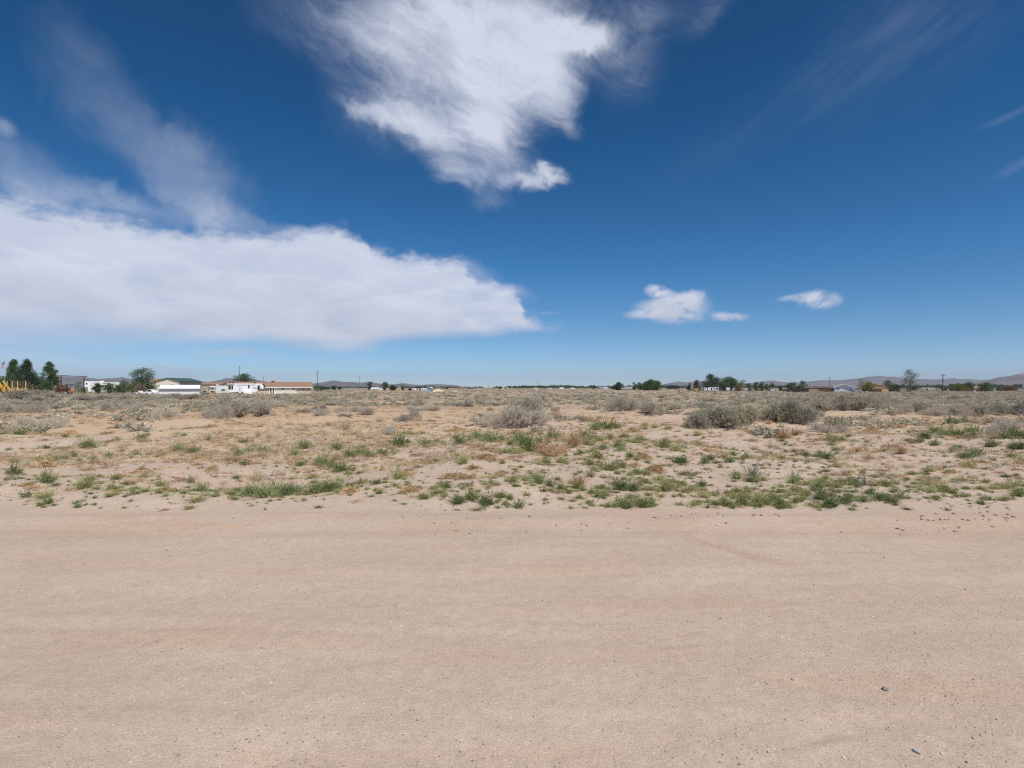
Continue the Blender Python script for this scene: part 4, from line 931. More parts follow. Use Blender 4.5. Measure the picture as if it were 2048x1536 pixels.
M = dict(
 white=paint('white gelcoat', (.80, .81, .82), .4), offwhite=paint('weathered white', (.66, .66, .64), .5, .12), cream=paint('cream metal siding', (.80, .74, .60), .5, .05, ribs=.6),
 greyside_and_shade=paint('grey beige siding and painted barn shade', (.36, .34, .30), .6, .06, ribs=.6), green=paint('green metal roof', (.045, .095, .078), .45, .08, ribs=.6), tan=paint('tan siding', (.52, .42, .31), .8, .06),
 brownroof=paint('brown shingle roof', (.27, .165, .115), .9, .22, 2.5), darkroof=paint('dark brown roof', (.12, .085, .075), .9, .2), whitetrim=paint('white trim', (.78, .78, .76), .5),
 glass=paint('dark window glass', (.025, .03, .035), .12, .1, spec=.6), black=paint('black rubber', (.02, .02, .02), .8), grey=paint('grey metal', (.30, .30, .31), .5, .12),
 ribwhite=paint('white ribbed metal', (.68, .68, .67), .5, .06, ribs=.9), whiteroof=paint('white metal roof', (.82, .83, .85), .4, .05, ribs=.9), wood=paint('weathered pole wood', (.16, .115, .085), .9, .2),
 palepole=paint('pale galvanised pole', (.42, .41, .39), .5), yellow=paint('machinery yellow', (.62, .36, .045), .5, .1), paleyel=paint('faded yellow', (.58, .46, .20), .6, .1), rust=paint('rusty brown steel', (.11, .055, .04), .8, .25),
 brush=paint('reddish brown wood pile', (.19, .105, .06), .95, .35, 3), orange=paint('tractor orange', (.55, .16, .05), .5), red=paint('dark red cloth', (.42, .035, .05), .8), flagw=paint('white cloth', (.75, .75, .76), .8),
 blue=paint('dark blue cloth', (.03, .05, .16), .8), paleblue=paint('pale blue grey siding', (.62, .71, .77), .6, .04), bluegrey=paint('blue grey siding', (.30, .38, .44), .6), creamshed=paint('yellow cream siding', (.82, .74, .50), .6, .04),
 tanshed=paint('orange tan siding', (.42, .27, .165), .7, .06), darkbrown=paint('dark brown boards', (.075, .045, .035), .9, .2, ribs=.2), panel=paint('sandy wall panel', (.46, .35, .23), .9, .1), trunk=paint('tree bark', (.13, .10, .08), .9, .2),
 beige=paint('beige wall', (.55, .48, .38), .7), slate=paint('slate grey roof', (.24, .25, .28), .8), purp=paint('weathered brown wall', (.17, .12, .105), .9, .2), skirt=paint('skirting with painted shade', (.10, .085, .07), .9))

class Box:
    """collects boxes and prisms into one mesh"""
    def __init__(s): s.V = []; s.F = []; s.mi = []
    def poly(s, pts, faces, mi=0):
        b = len(s.V); s.V += [tuple(p) for p in pts]; s.F += [tuple(i+b for i in f) for f in faces]; s.mi += [mi]*len(faces)
    def box(s, x0, x1, y0, y1, z0, z1, mi=0):
        s.poly([(x0,y0,z0),(x1,y0,z0),(x1,y1,z0),(x0,y1,z0),(x0,y0,z1),(x1,y0,z1),(x1,y1,z1),(x0,y1,z1)],
               [(0,3,2,1),(4,5,6,7),(0,1,5,4),(1,2,6,5),(2,3,7,6),(3,0,4,7)], mi); return s
    def extr(s, prof, y0, y1, mi=0, axis='y'):
        """polygon in x,z (or y,z) swept along the other axis; counter-clockwise profile"""
        n = len(prof); f = (lambda u, w, h: (u, w, h)) if axis == 'y' else (lambda u, w, h: (w, u, h))
        pts = [f(a, y0, b) for a, b in prof]+[f(a, y1, b) for a, b in prof]
        fc = [tuple(range(n)), tuple(range(2*n-1, n-1, -1))]+[(i, n+i, n+(i+1) % n, (i+1) % n) for i in range(n)]
        s.poly(pts, fc, mi); return s
    def cyl(s, p, q, r0, r1=None, n=8, mi=0):
        r1 = r0 if r1 is None else r1; a = Vector(p); b = Vector(q); d = (b-a).normalized(); u = d.orthogonal().normalized(); v = d.cross(u)
        pts = [a+(u*math.cos(6.2832*k/n)+v*math.sin(6.2832*k/n))*r0 for k in range(n)]+[b+(u*math.cos(6.2832*k/n)+v*math.sin(6.2832*k/n))*r1 for k in range(n)]
        s.poly(pts, [tuple(range(n-1, -1, -1)), tuple(range(n, 2*n))]+[(k, (k+1) % n, n+(k+1) % n, n+k) for k in range(n)], mi); return s
    def build(s, name, mats, parent=None, loc=None, label=None):
        me = bpy.data.meshes.new(name); me.from_pydata(s.V, [], s.F)
        for m in (mats if isinstance(mats, (list, tuple)) else [mats]): me.materials.append(m)
        me.polygons.foreach_set('material_index', s.mi); me.update()
        import bmesh
        bm = bmesh.new(); bm.from_mesh(me); bmesh.ops.recalc_face_normals(bm, faces=bm.faces); bm.to_mesh(me); bm.free()
        o = link(name, me, parent, loc)
        if label: o['label'] = label
        return o
def window(par, x, z, w, h, y=0.0, frame=M['whitetrim'], f=0.06):
    fr = Box(); fr.box(x-w/2-f, x+w/2+f, y-0.05, y-0.004, z-f, z).box(x-w/2-f, x+w/2+f, y-0.05, y-0.004, z+h, z+h+f)
    fr.box(x-w/2-f, x-w/2, y-0.05, y-0.004, z, z+h).box(x+w/2, x+w/2+f, y-0.05, y-0.004, z, z+h)
    o = fr.build('window', frame, par); Box().box(x-w/2, x+w/2, y-0.03, y-0.002, z, z+h).build('pane', M['glass'], o); return o
def door(par, x, z, w, h, y=0.0, mat=M['whitetrim']):
    o = Box().box(x-w/2, x+w/2, y-0.05, y-0.002, z, z+h).build('door', mat, par); return o
def Z0(x, y): return float(height(np.array([x]), np.array([y]))[0])

def house(kind, label, cat, px0, px1, d, eave, ridge, depth, wall, roof, axis='x', rz=0.0, wins=(), doors=(), group=None, over=0.35, trim=None, base=None):
    """px0..px1: photo columns of the front; eave, ridge: photo rows. axis x: ridge along the front; y: gable faces us"""
    w = (px1-px0)/FPX*d; xc = gx((px0+px1)/2, d); zb = Z0(xc, d)-0.15 if base is None else base
    ze = gz(eave, d)-zb; zr = gz(ridge, d)-zb
    t = thing(kind, label, cat, (xc, d, zb), rz, group); h = w/2; tk = 0.14
    if axis == 'x':
        Box().extr([(0, 0), (depth, 0), (depth, ze), (depth/2, zr-tk), (0, ze)][::-1], -h, h, axis='x').build('wall', wall, t)
        o = over; k = (zr-ze)/(depth/2)
        r = Box(); r.extr([(-o, ze-k*o), (depth/2, zr), (depth+o, ze-k*o), (depth+o, ze-k*o+tk), (depth/2, zr+tk), (-o, ze-k*o+tk)][::-1], -h-o, h+o, axis='x')
        ro = r.build('roof', roof, t)
        if trim: Box().box(-h-o-.01, h+o+.01, -o-0.05, -o-0.003, ze-k*o-0.06, ze-k*o+tk+0.02).build('fascia', trim, ro)
    else:
        Box().extr([(-h, 0), (h, 0), (h, ze), (0, zr-tk), (-h, ze)], 0, depth).build('wall', wall, t)
        o = over; k = (zr-ze)/h
        r = Box(); r.extr([(-h-o, ze-k*o), (0, zr), (h+o, ze-k*o), (h+o, ze-k*o+tk), (0, zr+tk), (-h-o, ze-k*o+tk)][::-1], -o, depth+o)
        ro = r.build('roof', roof, t)
        if trim:
            b = Box(); b.extr([(-h-o, ze-k*o-.04), (0, zr-.04), (h+o, ze-k*o-.04), (h+o, ze-k*o+tk-.03), (0, zr+tk-.03), (-h-o, ze-k*o+tk-.03)][::-1], -o-.06, -o-.003); b.build('bargeboard', trim, ro)
    for (a, b, c, e) in wins:      # columns a..b, rows c (top) .. e (bottom) in the photo
        window(t, gx((a+b)/2, d)-xc, gz(e, d)-zb, (b-a)/FPX*d, (e-c)/FPX*d)
    for (a, b, c, e, mm) in doors: door(t, gx((a+b)/2, d)-xc, gz(e, d)-zb, (b-a)/FPX*d, (e-c)/FPX*d, mat=mm)
    return t, xc, zb

# ---- left: the long brown roofed house with deck, cooler
D = 168
t, xc, zb = house('manufactured_house', 'long tan single storey house with brown shingle roof and white deck', 'house', 457, 623, D, 774.0, 764.2, 8.5, M['tan'], M['brownroof'],
    wins=[(562.5, 565.5, 776, 780.5), (566.3, 569, 776, 780.5), (584.5, 588.5, 776.5, 780.5), (606.8, 609.2, 777, 780)], trim=M['whitetrim'], over=.5)
fr = Box(); X = lambda p: gx(p, D)-xc; Zr = lambda r: gz(r, D)-zb
fr.box(X(538.8), X(550.2), -.06, -.004, Zr(787), Zr(775.6)); o = fr.build('patio_door', M['whitetrim'], t)
for a, b in ((540.2, 543), (545.2, 548)): Box().box(X(a), X(b), -.08, -.062, Zr(786.5), Zr(776.4)).build('pane', M['glass'], o)
dk = Box(); zt = Zr(787.2)
dk.box(X(537), X(592), -3.0, -.1, zt-.18, zt); dko = dk.build('deck', M['whitetrim'], t)
b = Box()
for p in np.linspace(552, 592, 8): b.box(X(p)-.06, X(p)+.06, -3.0, -2.88, zt, zt+1.0)
b.box(X(552), X(592), -3.02, -2.90, zt+1.0, zt+1.09); b.box(X(552), X(592), -3.0, -2.92, zt+.12, zt+.18)
for p in np.arange(552, 592, .55): b.box(X(p)-.015, X(p)+.015, -2.98, -2.94, zt+.18, zt+1.0)
b.build('railing', M['whitetrim'], dko)
Box().box(X(552.2), X(591), -2.8, -2.6, 0, zt-.19).build('skirting', M['skirt'], dko)  # dark sheet, the shade of the gaps under the deck put into its colour
st = Box()
for k in range(4): st.box(X(540)-.2, X(549), -3.0-.3*k-.3, -3.0-.3*k-.005, 0.0, zt-.05-.2*k)
st.build('stairs', M['whitetrim'], dko)
c = Box(); x0 = X(545); c.box(x0-.5, x0+.5, 3.6, 4.6, Zr(764.2)+.38, Zr(757.2)); ob = c.build('evaporative_cooler', M['beige'], t)
Box().box(x0-.45, x0+.45, 3.65, 4.55, Zr(765.5), Zr(764.2)+.375).build('cooler_stand', M['rust'], ob)

# ---- long camper (fifth wheel) and small trailer in front of the house
def face(*objs):
    """turn things to stand square to the road bend the camera looks along, keeping their seen width"""
    for t in objs:
        th = math.atan2(t.location.x, t.location.y); t.rotation_euler[2] = -th*.93; t.scale.x = math.cos(th*.93)*1.0
def wheels(par, xs, y, r, w=0.22, n=14):
    for x in xs:
        ty = Box().cyl((x, y, r), (x, y+w, r), r, n=n).build('wheel', M['black'], par)
        Box().cyl((x, y-.012, r), (x, y-.002, r), r*.55, n=n).build('rim', M['grey'], ty)
D = 150; xc = gx(493, D); zb = Z0(xc, D)
t = thing('fifth_wheel_camper', 'long white fifth wheel camper with dark swoops and black curved nose, in front of house', 'camper', (xc, D, zb))
X = lambda p: gx(p, D)-xc; Zr = lambda r: gz(r, D)-zb
Box().extr([(X(457), .75), (X(512), .75), (X(517), 1.45), (X(525), 1.5), (X(529), Zr(776)), (X(527), Zr(769)), (X(523.5), Zr(767)), (X(457), Zr(767))], 0, 2.5).build('body', M['white'], t)
Box().extr([(X(526.5), 1.85), (X(530.5), Zr(775)), (X(528.5), Zr(769)), (X(525), Zr(767.2)), (X(523.8), Zr(767.6)), (X(527.6), Zr(772))], -.03, 2.53).build('nose_cap', M['black'], t)
for a, b, c_, e in ((457.5, 462, 770.5, 778.5), (463.6, 466.4, 770.5, 778.5), (479, 480.8, 774, 777.6), (496.3, 499, 771, 776.5), (515, 519.3, 771, 778.8)):
    window(t, X((a+b)/2), Zr(e), (b-a)/FPX*D, (e-c_)/FPX*D, frame=M['black'], f=.03)
door(t, X(480), Zr(786), .75, Zr(772.5)-Zr(786), mat=M['offwhite'])
sw = Box()
for (a, b, c_, e, th) in ((457, 470, 769, 770.2, .12), (474, 512, 770.6, 770.4, .12), (458, 476, 787, 785, .14), (504, 514, 772.5, 777.5, .10), (503, 514, 778.5, 776.5, .08), (520, 526, 776, 781, .12), (470.6, 471.4, 785, 768, .18)):
    sw.poly([(X(a), -.02, Zr(c_)), (X(b), -.02, Zr(e)), (X(b), -.02, Zr(e)+th), (X(a), -.02, Zr(c_)+th), (X(a), -.004, Zr(c_)), (X(b), -.004, Zr(e)), (X(b), -.004, Zr(e)+th), (X(a), -.004, Zr(c_)+th)],
            [(0, 1, 2, 3), (0, 4, 5, 1), (3, 2, 6, 7), (0, 3, 7, 4), (1, 5, 6, 2)])
sw.build('stripes', M['black'], t)
Box().box(X(488), X(504), -.75, -.01, .30, Zr(782.6)).build('slide_out', M['white'], t)
for p in (452.5+7, 466, 509.5): Box().extr([(X(p-2.4), Zr(767)+.004), (X(p+2.4), Zr(767)+.004), (X(p+1.9), Zr(764.3)), (X(p-1.8), Zr(764.5))], .9, 1.7).build('roof_air_conditioner', M['black'], t)
wheels(t, (X(478), X(483.5)), .05, .40); Box().box(X(513), X(514), .5, .7, 0, .75).build('landing_leg', M['grey'], t)
D = 145; xc = gx(444, D); zb = Z0(xc, D)
t = thing('travel_trailer', 'small off white travel trailer with one wide dark window beside the long camper', 'travel trailer', (xc, D, zb)); X = lambda p: gx(p, D)-xc; Zr = lambda r: gz(r, D)-zb
Box().extr([(X(432), .5), (X(456), .5), (X(456.6), Zr(772.8)), (X(452), Zr(772)), (X(434), Zr(770.2)), (X(431.6), Zr(773))], 0, 2.2).build('body', M['offwhite'], t)
window(t, X(446.3), Zr(781.6), 7.2/FPX*D, 3.2/FPX*D, frame=M['whitetrim'], f=.05); wheels(t, (X(443), X(448.5)), .05, .34)
Box().extr([(X(432), Zr(770)+.004), (X(436), Zr(769.8)+.004), (X(436), Zr(768.6)), (X(432.6), Zr(768.2))], .7, 1.3).build('roof_vent', M['white'], t)
# ---- box truck, yellow digger, tractor wheel wagon
D = 158; xc = gx(423, D); zb = Z0(xc, D)
t = thing('box_truck', 'pale box truck parked facing us left of the small trailer', 'truck', (xc, D, zb)); X = lambda p: gx(p, D)-xc; Zr = lambda r: gz(r, D)-zb
Box().box(X(418), X(431), 1.6, 6.0, .7, Zr(771.6)).build('cargo_box', M['beige'], t)
cb = Box().extr([(0, .5), (1.58, .5), (1.58, Zr(773)), (.5, Zr(773.5)), (.12, 1.35), (0, 1.25)][::-1], X(420), X(430), axis='x').build('cab', M['offwhite'], t)
Box().box(X(421), X(429), -.02, .10, 1.37, 1.42).build('windscreen_sill', M['grey'], cb); Box().extr([(.10, 1.40), (.50, Zr(774.2)), (.46, Zr(774.2)), (.06, 1.40)][::-1], X(421), X(429), axis='x').build('windscreen', M['glass'], cb)
Box().box(X(421), X(429), -.05, -.004, .60, .95).build('grille', M['black'], cb)
for p in (418.8, 431): Box().box(X(p)-.1, X(p)+.1, .1, .25, 1.5, 2.0).build('mirror', M['black'], cb)
wheels(t, (X(421.5), X(428.5)), .3, .42)
D = 140; xc = gx(415.5, D); zb = Z0(xc, D)
t = thing('mini_loader', 'small yellow loader with grey frame beside the box truck', 'loader', (xc, D, zb)); X = lambda p: gx(p, D)-xc
Box().extr([(X(412.5), .35), (X(418), .35), (X(418), .8), (X(416), 1.2), (X(412.5), 1.0)], 0, 1.1).build('body', M['paleyel'], t)
cg = Box()
for p in (412.9, 417): cg.box(X(p)-.05, X(p)+.05, .1, .2, .9, 2.1).box(X(p)-.05, X(p)+.05, .9, 1.0, .9, 2.1)
cg.box(X(412.4), X(417.6), .05, 1.05, 2.1, 2.18); cg.build('cage', M['grey'], t); wheels(t, (X(413), X(417)), -.23, .36)
D = 146; xc = gx(407.5, D); zb = Z0(xc, D)
t = thing('farm_implement', 'dark grey farm implement with big wheel at right end of white shed', 'farm machine', (xc, D, zb)); X = lambda p: gx(p, D)-xc
b = Box().box(X(403), X(411), .3, .5, .6, .75).box(X(404), X(404.6), .3, .5, .3, 1.9).box(X(407.4), X(408), .3, .5, .6, 2.2); b.extr([(X(404), 1.8), (X(411), .9), (X(411), 1.0), (X(404), 1.95)], .34, .44); b.build('frame', M['grey'], t); wheels(t, (X(408.8),), .05, .55)

# ---- cream barn with green roof (turned so that its right side shows), long white shed before it
face(*[o for o in COL.objects if o.parent is None and o.name.split('.')[0] in ('manufactured_house', 'fifth_wheel_camper', 'travel_trailer', 'box_truck')])
D = 185; w = (358.5-312)/FPX*D
xa = gx(358.5, D); xl = gx(312, D)
ze = gz(762.6, D); zr = gz(756.2, D); xc = (xa+xl)/2; rz = R(-6); zb = Z0(xc, D)-.1
t = thing('metal_barn', 'cream metal barn with dark green gable roof behind the white shed', 'barn', (xc, D, 0), rz); h = w/2; L = 13.0
# the side wall runs back to the right: sheared plan gives the seen corner
sh = 0.86   # sideways run of the long wall per metre back
def shr(o):
    for v in o.data.vertices: v.co.x += v.co.y*0.36
b = Box(); b.poly([(-h, 0, zb), (h, 0, zb), (h, 0, ze), (0, 0, zr-.12), (-h, 0, ze)], [(0, 1, 2, 3, 4)]); b.poly([(-h, L, zb), (h, L, zb), (h, L, ze), (0, L, zr-.12), (-h, L, ze)], [(4, 3, 2, 1, 0)])
b.build('gable_wall', M['cream'], t)
b = Box(); b.poly([(h, 0, zb), (h, L, zb), (h, L, ze), (h, 0, ze)], [(0, 1, 2, 3)]); b.poly([(-h, 0, zb), (-h, L, zb), (-h, L, ze), (-h, 0, ze)], [(3, 2, 1, 0)]); b.build('side_wall', M['greyside_and_shade'], t)  # side walls darker than the cream gable: their shade is put into the colour
k = (zr-ze)/h; o_ = .35; Box().extr([(-h-o_, ze-k*o_), (0, zr), (h+o_, ze-k*o_), (h+o_, ze-k*o_+.14), (0, zr+.14), (-h-o_, ze-k*o_+.14)][::-1], -.35, L+.35).build('roof', M['green'], t)
Box().box(h-2.9, h-1.7, -.05, -.004, ze-1.35, ze-1.05).build('vent', M['rust'], t)
t.rotation_euler[2] = R(0)
D = 152; xc = gx(360, D); zb = Z0(xc, D)-.1
t = thing('long_shed', 'long low white ribbed metal shed before the cream barn', 'shed', (xc, D, zb)); X = lambda p: gx(p, D)-xc; Zr = lambda r: gz(r, D)-zb
Box().box(X(320), X(398.5), 0, 4.5, 0, Zr(777.6)-.05).build('wall', M['ribwhite'], t)
rf = Box().extr([(-.35, Zr(777.6)), (4.8, Zr(773)+.3), (4.8, Zr(773)+.42), (-.35, Zr(777.6)+.12)][::-1], X(319), X(399.6), axis='x').build('roof', M['whiteroof'], t)
Box().box(X(319), X(399.6), -.42, -.353, Zr(777.6)-.10, Zr(777.6)+.02).build('gutter', M['slate'], rf)
house('low_shed', 'low grey flat shed between the barn and the white shed', 'shed', 318, 367, 164, 772.2, 770.6, 3.5, M['grey'], M['slate'])
house('brown_roof_house', 'brown roofed house half hidden behind bushes left of the barn', 'house', 296, 313, 235, 763.5, 757.6, 9, M['beige'], M['brownroof'], trim=M['darkroof'])
house('brown_roof_house', 'brown roofed house behind the box truck right of the barn', 'house', 403, 440, 250, 769.0, 764.8, 9, M['tan'], M['brownroof'])
# ---- cars
def car(kind, label, px, d, Lp, mat, rz=0.0, hh=1.5, suv=False, group=None):
    w = Lp/FPX*d; xc = gx(px, d); zb = Z0(xc, d); t = thing(kind, label, 'car' if kind != 'pickup_truck' else 'pickup', (xc, d, zb), rz, group)
    L2 = w/2; H = hh; bx = Box()
    prof = [(-L2, .35), (L2, .35), (L2, H*.52), (L2*.92, H*.60), (L2*.50, H*.64), (L2*.28, H*.98), (-L2*.45, H), (-L2*(.9 if suv else .72), H*.66), (-L2, H*.62)]
    bx.extr(prof, 0, 1.75); bx.build('body', mat, t)
    gl_ = Box(); gl_.extr([(L2*.44, H*.66), (L2*.24, H*.93), (-L2*.42, H*.94), (-L2*(.82 if suv else .62), H*.68)], -.02, 1.77); gl_.build('windows', M['glass'], t)
    wheels(t, (-L2*.62, L2*.62), -.03, .33)
    for y in (.15, 1.35): Box().box(L2+.002, L2+.04, y, y+.28, H*.42, H*.52).build('headlight', M['whitetrim'], t)
    return t
car('parked_car', 'white parked car behind the scrub, left of the white shed', 299, 140, 20, M['white'], hh=1.45)
car('parked_car', 'pale grey car low behind the scrub under the round bushes', 274, 143, 16, M['offwhite'], hh=1.1)
car('parked_car', 'black parked car between the pale blue shed and the yellow green tree', 1716, 222, 17, M['slate'], hh=1.7, suv=True)
# ---- trailers behind the bushes at left
def trailer(label, px0, px1, d, top, mat, wins, ac=None, fifth=False, kind='travel_trailer', group=None, leg=.55):
    xc = gx((px0+px1)/2, d); zb = Z0(xc, d); t = thing(kind, label, 'trailer', (xc, d, zb), 0, group); X = lambda p: gx(p, d)-xc; Zr = lambda r: gz(r, d)-zb
    zt = Zr(top); a, b = X(px0), X(px1); q = (b-a)
    if fifth: pr = [(a, zt*.5), (a+q*.22, zt*.5), (a+q*.25, leg), (b, leg), (b, zt), (a+q*.05, zt), (a, zt*.86)]
    else: pr = [(a, leg), (b, leg), (b, zt*.97), (b-q*.02, zt), (a+q*.06, zt), (a, zt*.82)]
    Box().extr(pr, 0, 2.4).build('body', mat, t)
    for (p0, p1, r0, r1) in wins: window(t, X((p0+p1)/2), Zr(r1), (p1-p0)/FPX*d, (r1-r0)/FPX*d, frame=M['grey'], f=.04)
    st_ = Box().box(a+q*(.28 if fifth else .03), b-q*.03, -.02, -.004, leg+.15, leg+.27).build('stripe', M['grey'], t)
    if ac: Box().extr([(X(ac)-.7, zt+.004), (X(ac)+.7, zt+.004), (X(ac)+.5, zt+.38), (X(ac)-.5, zt+.38)], .8, 1.6).build('roof_air_conditioner', M['white'], t)
    wheels(t, (a+q*.58, a+q*.58+.9), .02, min(.36, leg*.7)); return t
trailer('white fifth wheel trailer behind a round bushy tree right of the dark gate', 168, 204, 200, 762.6, M['white'], [(172, 175, 766, 769)], fifth=True)
trailer('off white trailer with two dark windows behind the green bushes', 180.5, 238, 186, 764.2, M['offwhite'], [(203, 207.5, 771.2, 774), (230.5, 233.5, 771, 774), (206, 212, 765.6, 766.7)], ac=204)
trailer('low white trailer roof behind the dark tree left of the gate', 104, 120, 196, 765.2, M['white'], [])
# ---- flag on its pole
D = 132; xc = gx(9.2, D); zb = Z0(xc, D); zt = gz(719.5, D)
t = thing('flagpole', 'grey flagpole with striped flag at the left edge of the view', 'flagpole', (xc, D, zb)); Box().cyl((0, 0, 0), (0, 0, zt-zb), .055, .035).build('pole', M['palepole'], t)
Box().cyl((0, 0, zt-zb+.003), (0, 0, zt-zb+.12), .07, .02).build('finial', M['paleyel'], t)
fl = Box(); n_u, n_v = 26, 26; z1 = zt-zb-.15
for i in range(n_u+1):
    for j in range(n_v+1):
        u = i/n_u; v = j/n_v                                  # u along the fly, v down the hoist; hangs in folds
        x = -.02-1.55*u*(1-.45*u)+.13*math.sin(u*9+v*2)-.25*v*u; y = .16*math.sin(u*13+v*3)*u; z = z1-1.25*v-1.95*u**1.15
        fl.V.append((x, y, z))
for i in range(n_u):
    for j in range(n_v):
        a = i*(n_v+1)+j; fl.F.append((a, a+1, a+n_v+2, a+n_v+1)); u = (i+.5)/n_u; v = (j+.5)/n_v
        fl.mi.append(2 if (u < .4 and v < 7/13) else (0 if int(v*13) % 2 == 0 else 1))
fo = fl.build('flag', [M['red'], M['flagw'], M['blue']], t); sm_ = fo.modifiers.new('thickness', 'SOLIDIFY'); sm_.thickness = .012
stars = Box()
for i in range(6):
    for j in range(5):
        u = .02+.36*(i+.5)/6; v = (7/13)*(j+.5)/5; x = -.02-1.55*u*(1-.45*u)+.13*math.sin(u*9+v*2)-.25*v*u; y = .16*math.sin(u*13+v*3)*u-.02; z = z1-1.25*v-1.95*u**1.15
        pts = [(x+(.045 if k % 2 == 0 else .018)*math.sin(k*math.pi/5), y, z+(.045 if k % 2 == 0 else .018)*math.cos(k*math.pi/5)) for k in range(10)]
        stars.poly(pts, [tuple(range(10))])
stars.build('stars', M['flagw'], fo)
# ---- yellow log trailer with uprights and boom
D = 136; xc = gx(30, D); zb = Z0(xc, D)
t = thing('stake_trailer', 'yellow flatbed with four tall upright stakes at the left edge', 'trailer', (xc, D, zb)); X = lambda p: gx(p, D)-xc; Zr = lambda r: gz(r, D)-zb
Box().box(X(13), X(54.5), 0, 2.2, .55, Zr(777.4)).build('bed', M['yellow'], t)
for p in (14.6, 24.6, 34.6, 50.6):
    Box().box(X(p)-.09, X(p)+.09, -.06, .12, Zr(777.4), Zr(763)).box(X(p)-.14, X(p)+.14, -.08, .14, Zr(763)+.002, Zr(762)).extr([(X(p)-.45, Zr(777.4)+.002), (X(p)+.45, Zr(777.4)+.002), (X(p)+.10, Zr(775)), (X(p)-.10, Zr(775))], -.04, .0).build('stake', M['paleyel'], t)
wheels(t, (X(18), X(24)), -.25, .42)
D = 134; xc = gx(4, D); zb = Z0(xc, D)
t = thing('loader_boom', 'slanting yellow loader boom cut by the left edge', 'loader', (xc, D, zb)); X = lambda p: gx(p, D)-xc; Zr = lambda r: gz(r, D)-zb
for q in (0, 3.4): Box().extr([(X(-6+q), Zr(764)), (X(-6+q), Zr(761)), (X(10+q), Zr(781)), (X(10+q), Zr(784.5)), (X(6+q), Zr(784.5))][::-1], q*.3, q*.3+.3).build('arm', M['yellow'], t)
Box().extr([(X(5), .02), (X(14.5), .02), (X(15.5), .75), (X(9), 1.1)], -.3, 1.9).build('bucket', M['rust'], t); wheels(t, (X(-9), X(0)), .3, .6)
Box().box(X(-20), X(-4), .4, 2.2, .7, 2.6).build('cab', M['yellow'], t)
# ---- ranch gate
D = 142; xc = gx(146, D); zb = Z0(xc, D)
t = thing('ranch_gate', 'dark brown steel ranch gateway with overhanging crossbar', 'gate', (xc, D, zb)); X = lambda p: gx(p, D)-xc; Zr = lambda r: gz(r, D)-zb
for p in (123.3, 167.2): Box().box(X(p)-.16, X(p)+.16, 0, .3, 0, Zr(752.4 if p < 140 else 754)).build('post', M['rust'], t)
b = Box(); b.poly([(X(117.5), .02, Zr(751.8)), (X(174), .02, Zr(753.9)), (X(174), .02, Zr(752.4)), (X(117.5), .02, Zr(750.6)), (X(117.5), .28, Zr(751.8)), (X(174), .28, Zr(753.9)), (X(174), .28, Zr(752.4)), (X(117.5), .28, Zr(750.6))],
 [(0, 1, 2, 3), (7, 6, 5, 4), (0, 4, 5, 1), (3, 2, 6, 7), (0, 3, 7, 4), (1, 5, 6, 2)]); b.build('crossbar', M['rust'], t)
for p, r in ((130, 751.6), (162.5, 752.6)): Box().box(X(p-4), X(p+3.4), -.08, -.003, Zr(r+.9), Zr(r-.9)).build('plate', M['darkroof'], t)
# ---- wood and brush piles, tractor
def pile(label, px0, px1, d, top, mat, seed, name='brush_pile'):
    rs = np.random.RandomState(seed); T = Tri(); w = (px1-px0)/FPX*d; h = gz(top, d); n = 900
    u = rs.uniform(-1, 1, n); hh = h*(1-np.abs(u)**2.4)*(0.75+0.5*vnoise(u*3+seed, u*0, 1)); P = np.stack([u*w/2, rs.uniform(0, 2.2, n), hh*rs.rand(n)**.6], -1)
    dd = unit(rs.normal(size=(n, 3))*[1, .6, .35])*(.25+.6*rs.rand(n))[:, None]; tubes(T, P-dd, P+dd, .05, .03, 0)
    P[:, 2] = P[:, 2]*.9; blades(T, P, rs.normal(size=(n, 3)), .5, .28, rs, 0)
    xc = gx((px0+px1)/2, d); o = link(name, T.mesh(name, [mat]), None, (xc, d, 0)); tag(o, label, 'wood pile'); return o
pile('low reddish brown brush pile right of the yellow flatbed', 62, 86, 150, 769, M['brush'], 1); pile('brown brush pile left of the small dark tree', 74, 92, 156, 767.5, M['brush'], 2)
pile('tall brown wood pile beside the left gate post', 104, 127, 147, 765.5, M['brush'], 3)
D = 138; xc = gx(136, D); zb = Z0(xc, D)
t = thing('small_tractor', 'small orange tractor with dark canopy under the ranch gate', 'tractor', (xc, D, zb)); X = lambda p: gx(p, D)-xc; Zr = lambda r: gz(r, D)-zb
Box().extr([(X(134), .55), (X(141.6), .55), (X(141.8), 1.05), (X(136.5), 1.3), (X(134), 1.2)], .2, .9).build('bonnet', M['orange'], t)
cn = Box().box(X(130.4), X(139.6), 0, 1.2, Zr(769.4), Zr(768.6))
cn.build('canopy', M['black'], t)
for p in (131, 139): Box().box(X(p)-.04, X(p)+.04, .2, .28, .8, Zr(769.45)).build('canopy_post', M['black'], t)
wheels(t, (X(132),), -.15, .62); wheels(t, (X(140.5),), -.05, .38); Box().box(X(132), X(134.4), .3, .8, .9, 1.45).build('seat', M['black'], t)
pst = Box().cyl((0, 0, 0), (0, 0, 1.6), .06, .05).build('fence_post', M['wood'], None, (gx(150.5, 136), 136, 0)); tag(pst, 'thin grey wooden post standing alone inside the gate opening', 'post')

